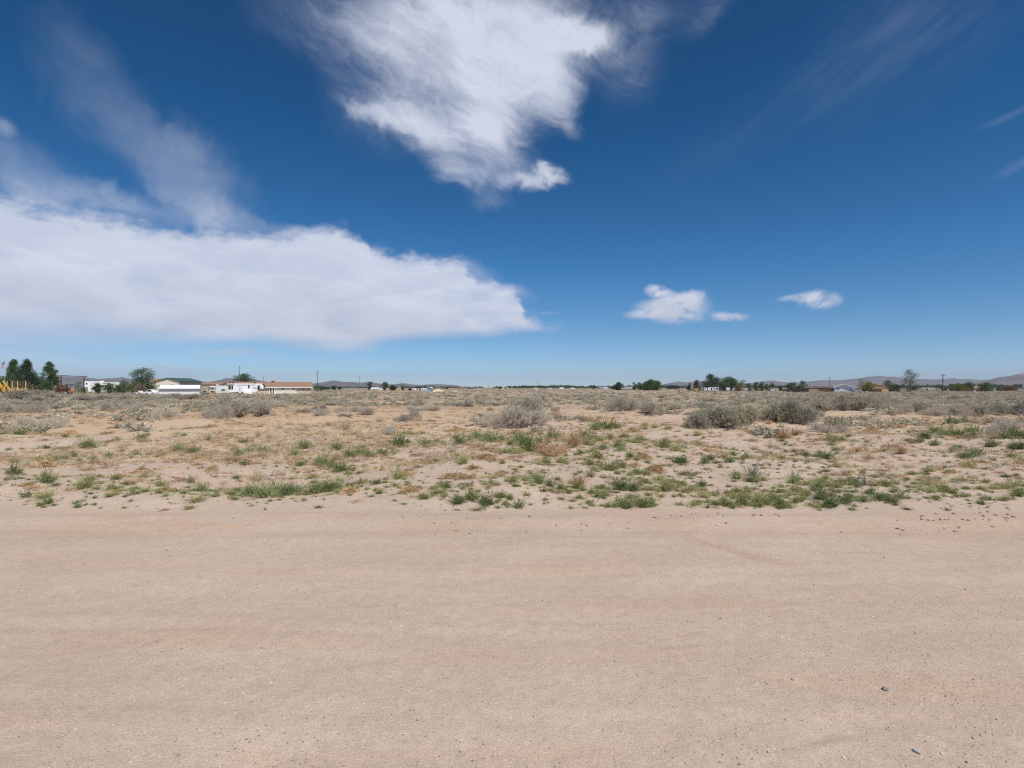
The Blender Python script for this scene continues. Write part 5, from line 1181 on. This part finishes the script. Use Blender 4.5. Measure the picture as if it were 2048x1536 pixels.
# ---- utility poles and the wire
def pole(label, px, d, top, arms=(), trans=False, mat=None, r=.13, group=None, low=None):
    xc = gx(px, d); zb = Z0(xc, d); H = gz(top, d)-zb; t = thing('utility_pole', label, 'utility pole', (xc, d, zb), 0, group)
    Box().cyl((0, 0, -.2), (0, 0, H), r*1.15, r*.8).build('pole', mat or M['wood'], t)
    if low: Box().cyl((0, 0, 0), (0, 0, gz(low, d)-zb), r*1.3, r*1.2).build('guard', M['paleyel'], t)
    for a, w in arms:
        cr = Box().box(-w, w, -r-.08, -r, H-a-.07, H-a+.07).build('crossarm', M['wood'], t)
        for q in (-w*.9, -w*.45, w*.45, w*.9): Box().cyl((q, -r-.04, H-a+.073), (q, -r-.04, H-a+.25), .05, .03, 6).build('insulator', M['grey'], cr)
    if trans: Box().cyl((r+.25, 0, H-3.1), (r+.25, 0, H-2.2), .24).build('transformer', M['grey'], t)
    return t
pole('tall slender pole rising in front of the round tree by the camper', 478.2, 190, 731.5, mat=M['wood'], r=.12, low=764)
pole('short thin dark pole behind the brown roofed house', 526.6, 205, 754, r=.10)
pole('utility pole with crossarm right of the brown roofed house', 635, 330, 740.5, [(1.2, 1.1), (2.6, .6)], r=.15)
pole('thin distant utility pole left of the paired trees', 719.4, 520, 751, [(.8, 1.0)], r=.17)
pole('thin distant utility pole left of the cream shed', 801.5, 700, 760.5, [(.7, 1.1)], r=.17)
pole('faint distant pole above the pale trees left of middle', 976.5, 900, 766, [(.7, 1.1)], r=.2)
for q, sd_ in ((1074.5, 'left'), (1078.5, 'right')): pole(sd_+' one of the two faint far masts above the distant tree line', q, 1500, 760.5, r=.3, group='far masts')
pole('faint far pole left of the first round tree', 1196, 1100, 761, [(.7, 1.2)], r=.22)
pole('thin pole behind the dark roofed house right of middle', 1659.5, 420, 753.8, [(1.0, 1.0)], r=.15)
pole('brown utility pole with crossarm and transformer on the right', 1886, 240, 747.6, [(.7, 1.15)], True, r=.17)
pole('short far pole near the right edge', 2046.5, 420, 768, r=.12)
pole('thin far pole left of the tan shed trees', 1843, 520, 768.5, r=.14)
def wire(label, P, Q, sag, r=.012):
    c = bpy.data.curves.new('power_line', 'CURVE'); c.dimensions = '3D'; c.bevel_depth = r; c.bevel_resolution = 1; s = c.splines.new('POLY'); n = 40; s.points.add(n)
    for i in range(n+1):
        f = i/n; p = Vector(P).lerp(Vector(Q), f); p.z -= sag*4*f*(1-f); s.points[i].co = (*p, 1)
    dg = bpy.data.objects.new('tmp', c); COL.objects.link(dg); me = bpy.data.meshes.new_from_object(dg.evaluated_get(bpy.context.evaluated_depsgraph_get())); bpy.data.objects.remove(dg)
    me.materials.append(M['black']); o = link('power_line', me); tag(o, label, 'power line')
wire('lower thin wire sloping down to the gate from the upper left', (gx(-300, 75), 75, gz(690, 75)), (gx(236, 236), 236, gz(757.5, 236)), 1.2, .013)
wire('upper thin wire sloping down from the left edge above the trees', (gx(-300, 75), 75, gz(640, 75)), (gx(440, 236), 236, gz(745, 236)), 1.0, .008)

# ---- middle distance, centre
def gable(kind, label, px0, px1, d, eave, ridge, wall, roof, wins=(), doors=(), depth=9, cat='house', axis='y', group=None, trim=None, over=.3): return house(kind, label, cat, px0, px1, d, eave, ridge, depth, wall, roof, axis, 0, wins, doors, group, over, trim)
gable('cream_shed', 'bright yellow cream gabled shed alone on the flats', 865.5, 889, 255, 777.4, 774.6, M['creamshed'], M['beige'], depth=6, cat='shed', trim=M['brownroof'], doors=[(872, 880, 778.6, 783.8, M['cream'])])
gable('grey_shed', 'blue grey shed beside the cream shed', 853.5, 864.5, 262, 777.2, 774.8, M['bluegrey'], M['whiteroof'], depth=5, cat='shed')
trailer('white camper left of the blue grey shed', 841.5, 853.5, 285, 776.2, M['white'], [(843.5, 846, 778, 779.6), (849, 851, 778, 779.6)], leg=.35)
trailer('pair of pale campers end to end behind, left one', 824.5, 832.5, 330, 776.6, M['white'], [(826.5, 828.5, 778, 779.4)], leg=.35)
trailer('pale camper between the white campers', 833, 838.5, 335, 777.2, M['offwhite'], [(834.5, 836, 778.4, 779.4)], leg=.3)
car('parked_car', 'black parked car on the flats left of the pale campers', 820, 330, 8.5, M['black'], hh=1.5, suv=True)
tr = Box().box(-.9, .9, 0, .7, 0, .5).box(-.95, .95, -.05, .75, .502, .56).build('water_trough', M['white'], None, (gx(909.5, 262), 262, 0)); tag(tr, 'small white trough alone on the flats right of the cream shed', 'trough')
FARH = [('low white roofed house under pale trees left of middle', 740, 756, 560, 777.2, 775.2, 'offwhite', 'whiteroof', 'x'), ('white gabled house beside the low white roof', 756, 771, 480, 777.4, 775.0, 'white', 'whiteroof', 'y'),
 ('tiny white house right of the house at left', 633, 641, 620, 777.4, 775.8, 'white', 'whiteroof', 'y'), ('tiny pale house beyond the dark bush left of middle', 658, 668, 640, 777.6, 776.2, 'beige', 'slate', 'x'),
 ('low pale building far behind the thin pole', 676, 712, 700, 777.2, 776.2, 'offwhite', 'slate', 'x'), ('low pale building left of the dark bush', 776, 783, 640, 777.4, 776.2, 'beige', 'brownroof', 'x'),
 ('long low beige house right of the cream shed', 917, 931, 700, 777.0, 775.2, 'beige', 'brownroof', 'x'), ('beige house with brown roof right of the long low one', 933, 949, 690, 776.8, 774.6, 'beige', 'darkroof', 'x'),
 ('tiny white house left of middle on the horizon', 952, 960, 760, 777.2, 776.2, 'white', 'whiteroof', 'y'), ('tiny cream house left of the arched one', 972, 982, 740, 777.2, 775.8, 'beige', 'brownroof', 'y'),
 ('small pale house just left of the arched cream house', 986, 992, 740, 777.2, 776, 'beige', 'slate', 'y'), ('cream gabled house with dark arched door at middle horizon', 1004.5, 1017, 600, 775.4, 772.6, 'beige', 'beige', 'y'),
 ('low grey roofed house left of the first round tree', 1199, 1217, 620, 776.4, 773.8, 'beige', 'slate', 'x'), ('white gabled annex left of the first round tree', 1210, 1218, 560, 777.2, 775.4, 'offwhite', 'whiteroof', 'y'),
 ('grey roofed house right of the first round tree', 1250, 1266, 600, 776.0, 773.6, 'offwhite', 'slate', 'x'), ('low gabled grey house in front of the grey roofed one', 1243, 1264, 520, 777.8, 775.8, 'bluegrey', 'slate', 'x'),
 ('tiny white building on the far tree line, first right of middle', 1068, 1076, 1000, 777, 776.2, 'white', 'whiteroof', 'x'), ('tiny white building on the far tree line, second right of middle', 1098, 1104, 1000, 777, 776.2, 'white', 'whiteroof', 'x'),
 ('tiny white building right of the white box trailer', 1142, 1150, 1000, 777, 776, 'white', 'whiteroof', 'x')]
for lb, a, b_, d, ev, rg, wl, rf_, ax_ in FARH:
    kw = dict(doors=[(1009, 1013, 774.6, 778, M['darkroof'])]) if 'arched' in lb and 'left' not in lb else {}
    mid_ = (a+b_)/2; wn = [(mid_-2.2, mid_-1.0, ev+.4, ev+1.1)] if (b_-a) > 12 and not kw else ()
    gable('distant_house', lb, a, b_, d, ev, rg, M[wl], M[rf_], depth=9, axis=ax_, wins=wn, **kw)
trailer('white box trailer shining on the far flats right of middle', 1119, 1127.5, 600, 774.8, M['white'], [], kind='box_trailer', leg=.4)

# ---- right hand side
D = 262; xc = gx(1393, D); zb = Z0(xc, D)
t = thing('yellow_loader', 'yellow wheel loader beside the big dark tree clump', 'loader', (xc, D, zb)); X = lambda p: gx(p, D)-xc; Zr = lambda r: gz(r, D)-zb
Box().extr([(X(1388), .5), (X(1397), .5), (X(1397), 1.25), (X(1394), 1.3), (X(1388), 1.25)], 0, 1.5).build('body', M['yellow'], t); Box().box(X(1392), X(1396), .2, 1.3, 1.32, Zr(775.6)).build('cab', M['yellow'], t)
Box().box(X(1392.4), X(1395.6), .18, .197, 1.45, Zr(776)).build('window', M['glass'], t); wheels(t, (X(1389.6), X(1395.6)), -.2, .5); Box().extr([(X(1397.1), .3), (X(1399.6), .1), (X(1399.6), .25), (X(1398), .9)], 0, 1.4).build('bucket', M['rust'], t)
trailer('white long trailer with dark door gaps under the big dark tree', 1416, 1437, 275, 774.6, M['white'], [(1422, 1424.4, 776.2, 780), (1427.4, 1430, 775.6, 778.2), (1432.5, 1436, 776, 779)], leg=.4)
trailer('white short trailer left of the long one under the dark tree', 1408.5, 1414.5, 272, 775.4, M['white'], [(1410, 1411.5, 777, 779)], leg=.4)
trailer('small tilted white trailer between the two white rows', 1452.5, 1460, 290, 775.2, M['white'], [], leg=.5)
for k, (a, b_, w_) in enumerate([(1466, 1473, (1469, 1471)), (1473.8, 1480.6, (1476, 1478)), (1481.4, 1488.6, (1483, 1485)), (1489.2, 1495.6, (1492, 1494)), (1496.2, 1503.2, (1499, 1501))]):
    trailer(['leftmost', 'second', 'middle', 'fourth', 'rightmost'][k]+' white camper of the five parked in a row by the trees', a, b_, 285+k*4, 776.0+.3*(k % 3), M['offwhite' if k % 2 else 'white'], [(w_[0], w_[1], 777.6, 778.8)], leg=.35, group='five white campers in a row')
D = 245; xc = gx(1545, D); zb = Z0(xc, D)
t = thing('utility_truck', 'white utility truck facing us among the scrub', 'truck', (xc, D, zb)); X = lambda p: gx(p, D)-xc; Zr = lambda r: gz(r, D)-zb
Box().box(X(1540.8), X(1549.2), 1.4, 5, .8, Zr(776.4)).build('cargo_box', M['paleblue'], t); cb = Box().extr([(0, .4), (1.38, .4), (1.38, 1.75), (.5, 1.75), (.1, 1.1), (0, 1.05)][::-1], X(1542.3), X(1548), axis='x').build('cab', M['white'], t)
Box().extr([(.06, 1.12), (.46, 1.70), (.40, 1.70), (.0, 1.12)][::-1], X(1542.8), X(1547.5), axis='x').build('windscreen', M['glass'], cb); wheels(t, (X(1543), X(1547.2)), .3, .36)
for p, r, lb in ((1429, 782.6, 'short dark fence post on the flats below the white trailer'), (1359, 777, 'tiny dark fence post below the wide tree')):
    d = 250; o = Box().cyl((0, 0, 0), (0, 0, gz(r, d) if r > 780 else 1.3), .10, .08).build('fence_post', M['darkbrown'], None, (gx(p, d), d, 0)); tag(o, lb, 'post')
def fence(label, px0, px1, d, top, mat, dz=1.0):
    xc = gx((px0+px1)/2, d); zb = Z0(xc, d); t = thing('board_fence', label, 'fence', (xc, d, zb)); w = (px1-px0)/FPX*d; H = gz(top, d)-zb; b = Box(); n = max(4, int(w/.22))
    for k in range(n): x = -w/2+w*k/n; b.box(x+.005, x+w/n-.012, 0, .03, .03, H*(1+.012*math.sin(k*7.3)))
    b.build('boards', mat, t); k = 0
    for x in np.arange(-w/2, w/2+.1, w/max(2, int(w/2.4))): Box().box(x-.05, x+.05, .034, .13, 0, H*.97).build('post', M['wood'], t)
    return t
fence('dark brown board fence before the green trees', 1565, 1617, 226, 778.6, M['darkbrown'])
fence('reddish brown board fence between sandy wall and pale blue shed', 1637, 1666, 232, 778.8, M['brush'])
t, _, _ = house('low_wall', 'sandy coloured low wall panel between the two brown fences', 'wall', 1617.5, 1636, 224, 779.3, 779.0, .5, M['panel'], M['panel'], over=.05)
t, xc, zb = house('brown_house', 'long low dark brown house behind the brown fences', 'house', 1606, 1668, 285, 776.2, 773.2, 9, M['purp'], M['darkroof'], wins=[(1612, 1616, 776.6, 778.6), (1626, 1629, 776.6, 778.6), (1650, 1654, 776.6, 778.6)])
Box().cyl((gx(1630, 285)-xc, 4.5, gz(773.2, 285)-zb), (gx(1630, 285)-xc, 4.5, gz(770.6, 285)-zb), .16, .12).build('chimney', M['black'], t)
gable('pale_blue_shed', 'pale blue gabled shed with white roof edge and one small window', 1669, 1705, 226, 774.0, 768.6, M['paleblue'], M['whiteroof'], depth=9, cat='shed', wins=[(1676.2, 1678.4, 775.2, 779.4)], trim=M['whiteroof'], over=.4)
gable('tan_shed', 'orange tan gabled shed, right and nearer of two joined', 1763.4, 1777.4, 216, 777.6, 773.8, M['tanshed'], M['brownroof'], depth=5.5, cat='shed', over=.2)
t, xc, zb = gable('tan_garage', 'open fronted tan garage joined behind the tan shed', 1751.5, 1771, 225, 775.6, 770.6, M['tanshed'], M['brownroof'], depth=6, cat='garage', over=.3, doors=[(1754.2, 1763, 776.2, 783.5, M['darkroof'])])  # dark panel across the open front stands in for the shade inside
o = pile('low dark scrap heap with a white drum right of the black car', 1722, 1727, 224, 781.5, M['rust'], 9, 'scrap_heap'); 
dr = Box().cyl((0, 0, 0), (0, 0, .55), .3, .3, 12).cyl((0, 0, .552), (0, 0, .58), .31, .31, 12).build('water_drum', M['white'], None, (gx(1723.6, 221), 221, 0)); tag(dr, 'small white drum in front of the black parked car', 'drum')
trailer('white roofed mobile home with dark doorway left of the right utility pole', 1843, 1869, 300, 775.4, M['offwhite'], [(1853, 1856, 777.2, 780.8)], leg=.3, kind='mobile_home')
trailer('beige camper joined to the left end of the white mobile home', 1840, 1852.6, 292, 777.0, M['beige'], [(1843, 1845, 778.4, 779.6)], leg=.4)
trailer('pale camper at the right end of the white mobile home', 1868, 1876.5, 296, 776.8, M['beige'], [(1872, 1874, 778.2, 779.4)], leg=.4)
gable('brown_hut', 'brown roofed hut between green trees at the right', 1950.5, 1963, 262, 776.6, 772.6, M['greyside_and_shade'], M['brownroof'], depth=5, cat='hut', axis='x', over=.5)
pk = Box().box(-.28, .28, 0, .4, 0, 1.9).box(-.33, .33, -.05, .45, 1.902, 2.0).build('pump_house', M['tanshed'], None, (gx(1964.8, 258), 258, 0)); tag(pk, 'narrow tan pillar box at the right end of the brown hut', 'box')
tk = Box().cyl((0, 0, 0), (0, 0, .55), .45, .40, 14).cyl((0, 0, .552), (0, 0, .72), .39, .12, 14).build('water_tank', M['offwhite'], None, (gx(1949.4, 240), 240, 0)); tag(tk, 'small white tank at the left foot of the brown hut', 'tank')
trailer('white trailer behind the bush at far right', 1989.5, 1997, 330, 775.8, M['white'], [(1992, 1993.6, 776.8, 777.8)], leg=.4)
gable('slate_house', 'low dark slate house at the right edge of the view', 2022, 2052, 420, 777.0, 775.4, M['bluegrey'], M['darkroof'], axis='x', wins=[(2031, 2034, 777.3, 778)])

face(*[o for o in COL.objects if o.parent is None and o.name.split('.')[0] in ('long_shed', 'low_shed', 'ranch_gate', 'pale_blue_shed', 'mobile_home', 'brown_house', 'brown_hut', 'stake_trailer', 'board_fence', 'low_wall', 'cream_shed', 'utility_truck', 'box_trailer') or (o.parent is None and o.name.startswith('travel_trailer') and o.name != 'travel_trailer')])
# ------------------------------------------------------------------ trees
M_LEAF = leaf_mat('broad tree leaves', [(.050, .100, .030), (.120, .175, .060)], .55, .25, .3, .5)
M_LDARK = leaf_mat('dark tree leaves', [(.036, .072, .032), (.085, .130, .052)], .55, .2, .3, .5)
M_LGREY = leaf_mat('greyish tree leaves', [(.085, .105, .06), (.15, .165, .10)], .6, .25, .3, .5)
M_LYEL = leaf_mat('yellow green tree leaves', [(.17, .16, .03), (.30, .23, .06)], .6, .3, .3, .5)
M_LBRT = leaf_mat('bright green bush leaves', [(.050, .115, .022), (.105, .175, .045)], .55, .3, .3, .5)
M_LBRN = leaf_mat('brown bush leaves', [(.13, .085, .055), (.21, .15, .10)], .8, .1, .3, .5)
def tree(kind, label, px, d, top, wpx, shape, leaf, n=5200, ls=.26, bottom=None, seed=1, gap=.0, cat='tree', group=None, lobes=30, name=None):
    """shape: list of (height fraction, width fraction); crown of many small leaves in uneven clumps"""
    rs = np.random.RandomState(seed); xc = gx(px, d); zb = Z0(xc, d); H = gz(top, d)-zb; W = wpx/FPX*d; zb0 = (gz(bottom, d)-zb) if bottom else H*.12
    t = thing(name or kind, label, cat, (xc, d, zb-.05), 0, group)
    C = []; hs = np.array([s[0] for s in shape]); ws = np.array([s[1] for s in shape])
    for k in range(lobes):
        f = (k+rs.rand())/lobes; r = np.interp(f, hs, ws)*W/2*(.25+.85*rs.rand()**.6); a = rs.rand()*6.283
        C.append((r*math.cos(a), r*math.sin(a)*.8, zb0+(H-zb0)*f*.94, (.10+.12*rs.rand())*W*(.55+.6*np.interp(f, hs, ws))*(.62 if lobes > 50 else 1)+.16))
    C = np.array(C)
    # trunk and limbs
    b = Box(); tr = max(.05, (.028 if kind != 'sparse_tree' else .012)*H); top_t = H*.72
    b.cyl((0, 0, -.1), (W*.01, 0, top_t*.5), tr, tr*.7); b.cyl((W*.01, 0, top_t*.5), (0, 0, top_t), tr*.7, tr*.25)
    for c in C[::2]:
        z0 = max(zb0*.6, min(top_t*.9, c[2]*.65)); b.cyl((0, 0, z0), tuple(c[:3]), tr*.32, tr*.08, 5)
    b.build('trunk', M['trunk'], t)
    T = Tri(); p = rs.choice(lobes, n, p=C[:, 3]**1.7/np.sum(C[:, 3]**1.7)); g = unit(rs.normal(size=(n, 3)))*(rs.rand(n)**.38*(1+.35*(rs.rand(n) < .12)))[:, None]
    P = C[p, :3]+g*C[p, 3:4]*[1.15, 1.15, .85]; P[:, 2] = np.clip(P[:, 2], .05, None)
    if gap: kp = vnoise(P[:, 0]/(W*.12)+5, P[:, 2]/(W*.12)+P[:, 1], seed) > gap-.5; P = P[kp]; g = g[kp]
    blades(T, P, g+rs.normal(size=P.shape)*.6+[0, 0, .3], ls*(.6+.8*rs.rand(len(P))), ls*.62, rs, 0)
    link('crown', T.mesh('crown', [leaf]), t); return t
CON = [(0, .75), (.2, 1), (.45, .8), (.7, .45), (.9, .2), (1, .06)]; RND = [(0, .55), (.25, .95), (.55, 1), (.8, .72), (1, .22)]; COLM = [(0, .6), (.3, 1), (.6, .85), (.85, .5), (1, .12)]; FLT = [(0, .9), (.35, 1), (.7, .85), (1, .4)]; TOPH = [(0, .3), (.3, .7), (.65, 1), (.9, .7), (1, .25)]
tree('evergreen_tree', 'tall dark evergreen, left of the two joined at left, behind the flag', 27, 158, 716, 34, CON, M_LEAF, 10000, .24, 781, 3, lobes=100)
tree('evergreen_tree', 'broad dark evergreen, right of the two joined at left', 53, 155, 717, 46, CON, M_LDARK, 12500, .24, 781, 4, lobes=120)
tree('evergreen_tree', 'isolated dark narrow evergreen left of the ranch gate', 99.5, 150, 721.5, 29, COLM, M_LEAF, 8000, .24, 783, 6, lobes=80)
tree('low_tree', 'low green tree behind the flagpole base', 14, 165, 752, 30, RND, M_LBRT, 2600, .24, 782, 7, lobes=16)
tree('leafy_bush', 'rusty brown bush behind the yellow stakes', 38, 150, 762, 36, FLT, M_LBRN, 2200, .2, 781, 8, cat='bush', lobes=18)
tree('leafy_bush', 'bright green bush at the foot of the narrow evergreen', 94, 143, 764, 22, RND, M_LBRT, 2200, .18, 783, 9, cat='bush', lobes=16)
tree('round_tree', 'round crowned tree on a bare trunk left of the barn', 284.5, 200, 735.5, 35, TOPH, M_LDARK, 6500, .24, 769, 12, lobes=36)
tree('small_tree', 'thin greyish small tree inside the ranch gate', 157, 150, 762, 20, RND, M_LGREY, 900, .16, 782, 13, lobes=16)
tree('leafy_bush', 'small green bush at the foot of the right gate post', 168, 140, 775, 14, FLT, M_LEAF, 900, .14, 785, 14, cat='bush', lobes=10)
for k, (p, tp, w, d, lb) in enumerate([(195.5, 767, 14, 150, 'small bright green bush in front of the off white trailer'), (219.5, 767, 21, 150, 'round bright green bush between the two trailer windows'), (247, 761, 18, 158, 'taller green bush at the right end of the trailer'),
    (265, 763, 20, 156, 'rounded green bush right of the taller one'), (280, 770, 18, 152, 'brownish green low bush under the round crowned tree'), (298, 766, 22, 154, 'rounded green bush beside the barn corner'), (236, 772, 10, 150, 'tiny green bush beside the trailer corner')]):
    tree('leafy_bush', lb, p, d, tp, w, RND, M_LBRT if k < 2 else (M_LBRN if k == 4 else M_LEAF), 2200, .2, 783, 20+k, cat='bush', lobes=16)
tree('round_tree', 'round tree behind the camper and its tall pole', 486, 215, 748.5, 36, RND, M_LDARK, 5000, .26, 769, 31, lobes=28)
tree('leafy_bush', 'green bushy tree at the right end of the brown roofed house', 636, 230, 770, 16, RND, M_LEAF, 1500, .22, 780, 32, cat='bush', lobes=12)
CT = [(646, 773, 10, 420, RND, M_LDARK, 'small dark tree right of the house end'), (667.5, 771.5, 9, 420, RND, M_LDARK, 'round dark little tree under the far left hills'), (679, 774, 5, 450, RND, M_LDARK, 'tiny dark bush right of the round little tree'), (655, 774.5, 6, 450, RND, M_LDARK, 'tiny dark bush between two small trees at left'),
 (739, 763.5, 10, 430, TOPH, M_LGREY, 'pale olive tree, left of the paired trees left of middle'), (769.5, 764, 13, 400, TOPH, M_LEAF, 'olive green tree, right of the paired trees left of middle'), (785, 771, 13, 360, RND, M_LDARK, 'dark round bush right of the olive green tree'),
 (806, 771, 6, 380, COLM, M_LEAF, 'narrow green tree by the thin pole left of the campers'), (835.5, 772.5, 6, 380, RND, M_LBRN, 'small brownish tree behind the pale campers'), (841, 773, 5, 390, RND, M_LDARK, 'small dark tree behind the pale campers'), (851, 772, 7, 380, RND, M_LDARK, 'dark little tree behind the white camper'),
 (893.5, 774, 2.5, 520, COLM, M_LDARK, 'tiny upright tree right of the cream shed'), (1001, 774, 8, 700, RND, M_LDARK, 'dark little tree left of the arched cream house'), (1188, 771, 9, 800, RND, M_LDARK, 'small dark tree left of the grey roofed house'),
 (1235, 766, 20, 400, RND, M_LDARK, 'round dark tree between two grey roofed houses'), (1268.5, 765, 10, 400, RND, M_LEAF, 'left crown of the close pair of round trees'), (1279, 764, 11, 405, RND, M_LDARK, 'right crown of the close pair of round trees'), (1224, 774, 5, 700, RND, M_LDARK, 'tiny tree left of the round dark tree'),
 (1304, 761.5, 34, 380, RND, M_LEAF, 'wide spreading green tree left of the far hill'), (1292, 768, 16, 385, RND, M_LGREY, 'lower greyish crown at the left of the wide tree'), (1346, 773, 22, 800, FLT, M_LDARK, 'low dark tree band right of the wide tree'),
 (1379, 766, 9, 330, CON, M_LDARK, 'small dark cone shaped tree left of the big clump'), (1393, 760, 18, 300, CON, M_LGREY, 'olive pointed tree above the yellow loader'), (1424, 748.5, 34, 290, RND, M_LDARK, 'tallest round dark tree of the big clump'), (1442, 762, 24, 295, RND, M_LGREY, 'grey green tree filling the middle of the clump'),
 (1460, 755, 36, 300, RND, M_LEAF, 'wide green tree right of the tallest dark tree'), (1478, 768, 18, 285, FLT, M_LBRN, 'dark brown low tree behind the row of white campers'), (1485, 758, 14, 300, TOPH, M_LGREY, 'loose greyish tree above the white campers'), (1497, 767, 16, 300, RND, M_LGREY, 'pale green low tree at the right of the clump'),
 (1512.5, 763, 12, 300, COLM, M_LGREY, 'upright pale tree left of the dark pair'), (1524, 763.5, 13, 295, COLM, M_LEAF, 'upright dark green tree right of the pale one'), (1534, 767, 7, 300, COLM, M_LGREY, 'small tree between the dark ones'), (1544, 766, 12, 290, RND, M_LDARK, 'round dark tree behind the white utility truck'),
 (1562, 773.5, 7, 330, RND, M_LDARK, 'little dark bush left of the brown fence'), (1585, 765, 24, 262, RND, M_LEAF, 'bushy green tree behind the dark fence'), (1606, 761, 14, 258, TOPH, M_LEAF, 'taller green tree at the left end of the brown house'), (1597, 771, 10, 255, RND, M_LEAF, 'low green crown between the two trees at the fence'),
 (1648, 776, 14, 250, FLT, M_LGREY, 'olive bush in front of the long brown house'), (1722, 757, 20, 240, TOPH, M_LGREY, 'sparse dark tree right of the pale blue shed'), (1736, 765, 32, 226, FLT, M_LYEL, 'yellow green bushy tree left of the tan garage'),
 (1777, 761, 24, 240, RND, M_LGREY, 'rounded grey green tree behind the tan sheds'), (1792, 768, 13, 236, RND, M_LEAF, 'low green tree right of the tan sheds'), (1820, 775, 14, 232, FLT, M_LGREY, 'low bush at the foot of the tall sparse tree'),
 (1830, 772, 10, 330, RND, M_LBRN, 'brownish bush left of the mobile home'), (1890, 773, 10, 300, RND, M_LGREY, 'grey bush at the foot of the right utility pole'), (1907, 768.5, 17, 262, RND, M_LEAF, 'round green tree right of the utility pole'), (1924, 769, 18, 258, FLT, M_LYEL, 'olive yellow tree between two dark trees'),
 (1938, 764.5, 20, 266, RND, M_LDARK, 'dark rounded tree left of the brown hut'), (1975, 765.5, 24, 256, RND, M_LEAF, 'bushy green tree right of the brown hut'), (2001, 771.5, 11, 310, RND, M_LDARK, 'small dark round bush at the far right'), (2018, 773, 24, 300, FLT, M_LBRN, 'brown wide bush at the right edge'),
 (1914, 766, 5, 262, COLM, M_LDARK, 'thin dark upright shrub between the two green trees')]
for k, (p, tp, w, d, sh_, lf_, lb) in enumerate(CT):
    W_ = w/FPX*d; sp = 'sparse' in lb or 'loose' in lb
    tree('bush' if ('bush' in lb and 'bushy' not in lb) else 'tree', lb, p, d, tp, w*.95, sh_, lf_, int((1500+170*W_*W_*.35) if not sp else 700), max(.16, min(.5, .026*W_+.0006*d)), HOR+CAM_H*FPX/d-1.5, 60+k, cat='bush' if ('bush' in lb and 'bushy' not in lb) else 'tree', lobes=14 if w < 12 else 26,
         name='bush' if ('bush' in lb and 'bushy' not in lb) else 'broadleaf_tree')
tree('sparse_tree', 'tall thin see through tree right of the tan sheds', 1821, 232, 738, 26, TOPH, M_LGREY, 1500, .29, 770, 140, lobes=44); tree('sparse_tree', 'sparse leaning sapling left of the tall thin tree', 1808, 238, 757, 18, TOPH, M_LGREY, 420, .24, 772, 141, lobes=18)
# ---- far wood and scrub line that reads as one mass
def tree_line():
    rs = np.random.RandomState(9); T = Tri()
    segs = [(905, 1000, 1300, 3.0, .5), (1015, 1235, 1150, 4.4, 1.0), (1235, 1380, 1200, 4.6, .9), (1500, 1570, 1100, 4.6, .8), (1780, 2060, 900, 5.0, .9), (600, 905, 1250, 3.0, .45), (2030, 2300, 900, 6, .9), (-300, 460, 1100, 4, .6)]
    for a, b_, d, h, dn in segs:
        n = int((b_-a)*26*dn); px = rs.uniform(a, b_, n); dd = d*(1+.12*rs.rand(n)); hh = h*(.55+.9*np.clip(vnoise(px/7.0, px*0, 3)+.5, 0, 1))*(vnoise(px/16.0, px*0, 8) > -.36*dn)
        P = np.stack([gx(px, dd), dd, hh*rs.rand(n)**.7], -1); P = P[hh > 0]
        blades(T, P, rs.normal(size=P.shape), 2.6*(.5+rs.rand(len(P))), 1.9, rs, 0)
    o = link('distant_trees', T.mesh('distant_trees', [M_LDARK])); tag(o, 'thin dark line of far trees under the hills', 'trees', None, 'stuff')
tree_line()
# ------------------------------------------------------------------ haze: the dry air over the plain
def build_haze():
    import bmesh
    bm = bmesh.new(); bmesh.ops.create_cube(bm, size=1.0)
    for v in bm.verts:
        v.co.x *= 25400; v.co.y *= 25400; v.co.z = -6.0 if v.co.z < 0 else 285.0
    me = bpy.data.meshes.new('haze'); bm.to_mesh(me); bm.free()
    m = bpy.data.materials.new('thin haze'); m.use_nodes = True; t = NT(m.node_tree)
    v = t.n('ShaderNodeVolumePrincipled'); v.inputs['Color'].default_value = c4(.70, .80, .97); v.inputs['Density'].default_value = HAZE
    v.inputs['Anisotropy'].default_value = 0.1
    o = t.n('ShaderNodeOutputMaterial'); t.put(o.inputs['Volume'], v.outputs[0]); me.materials.append(m)
    h = link('haze', me); tag(h, 'thin blue haze over the distant flats and hills', 'haze', None, 'stuff')
HAZE = 0.000070
build_haze()
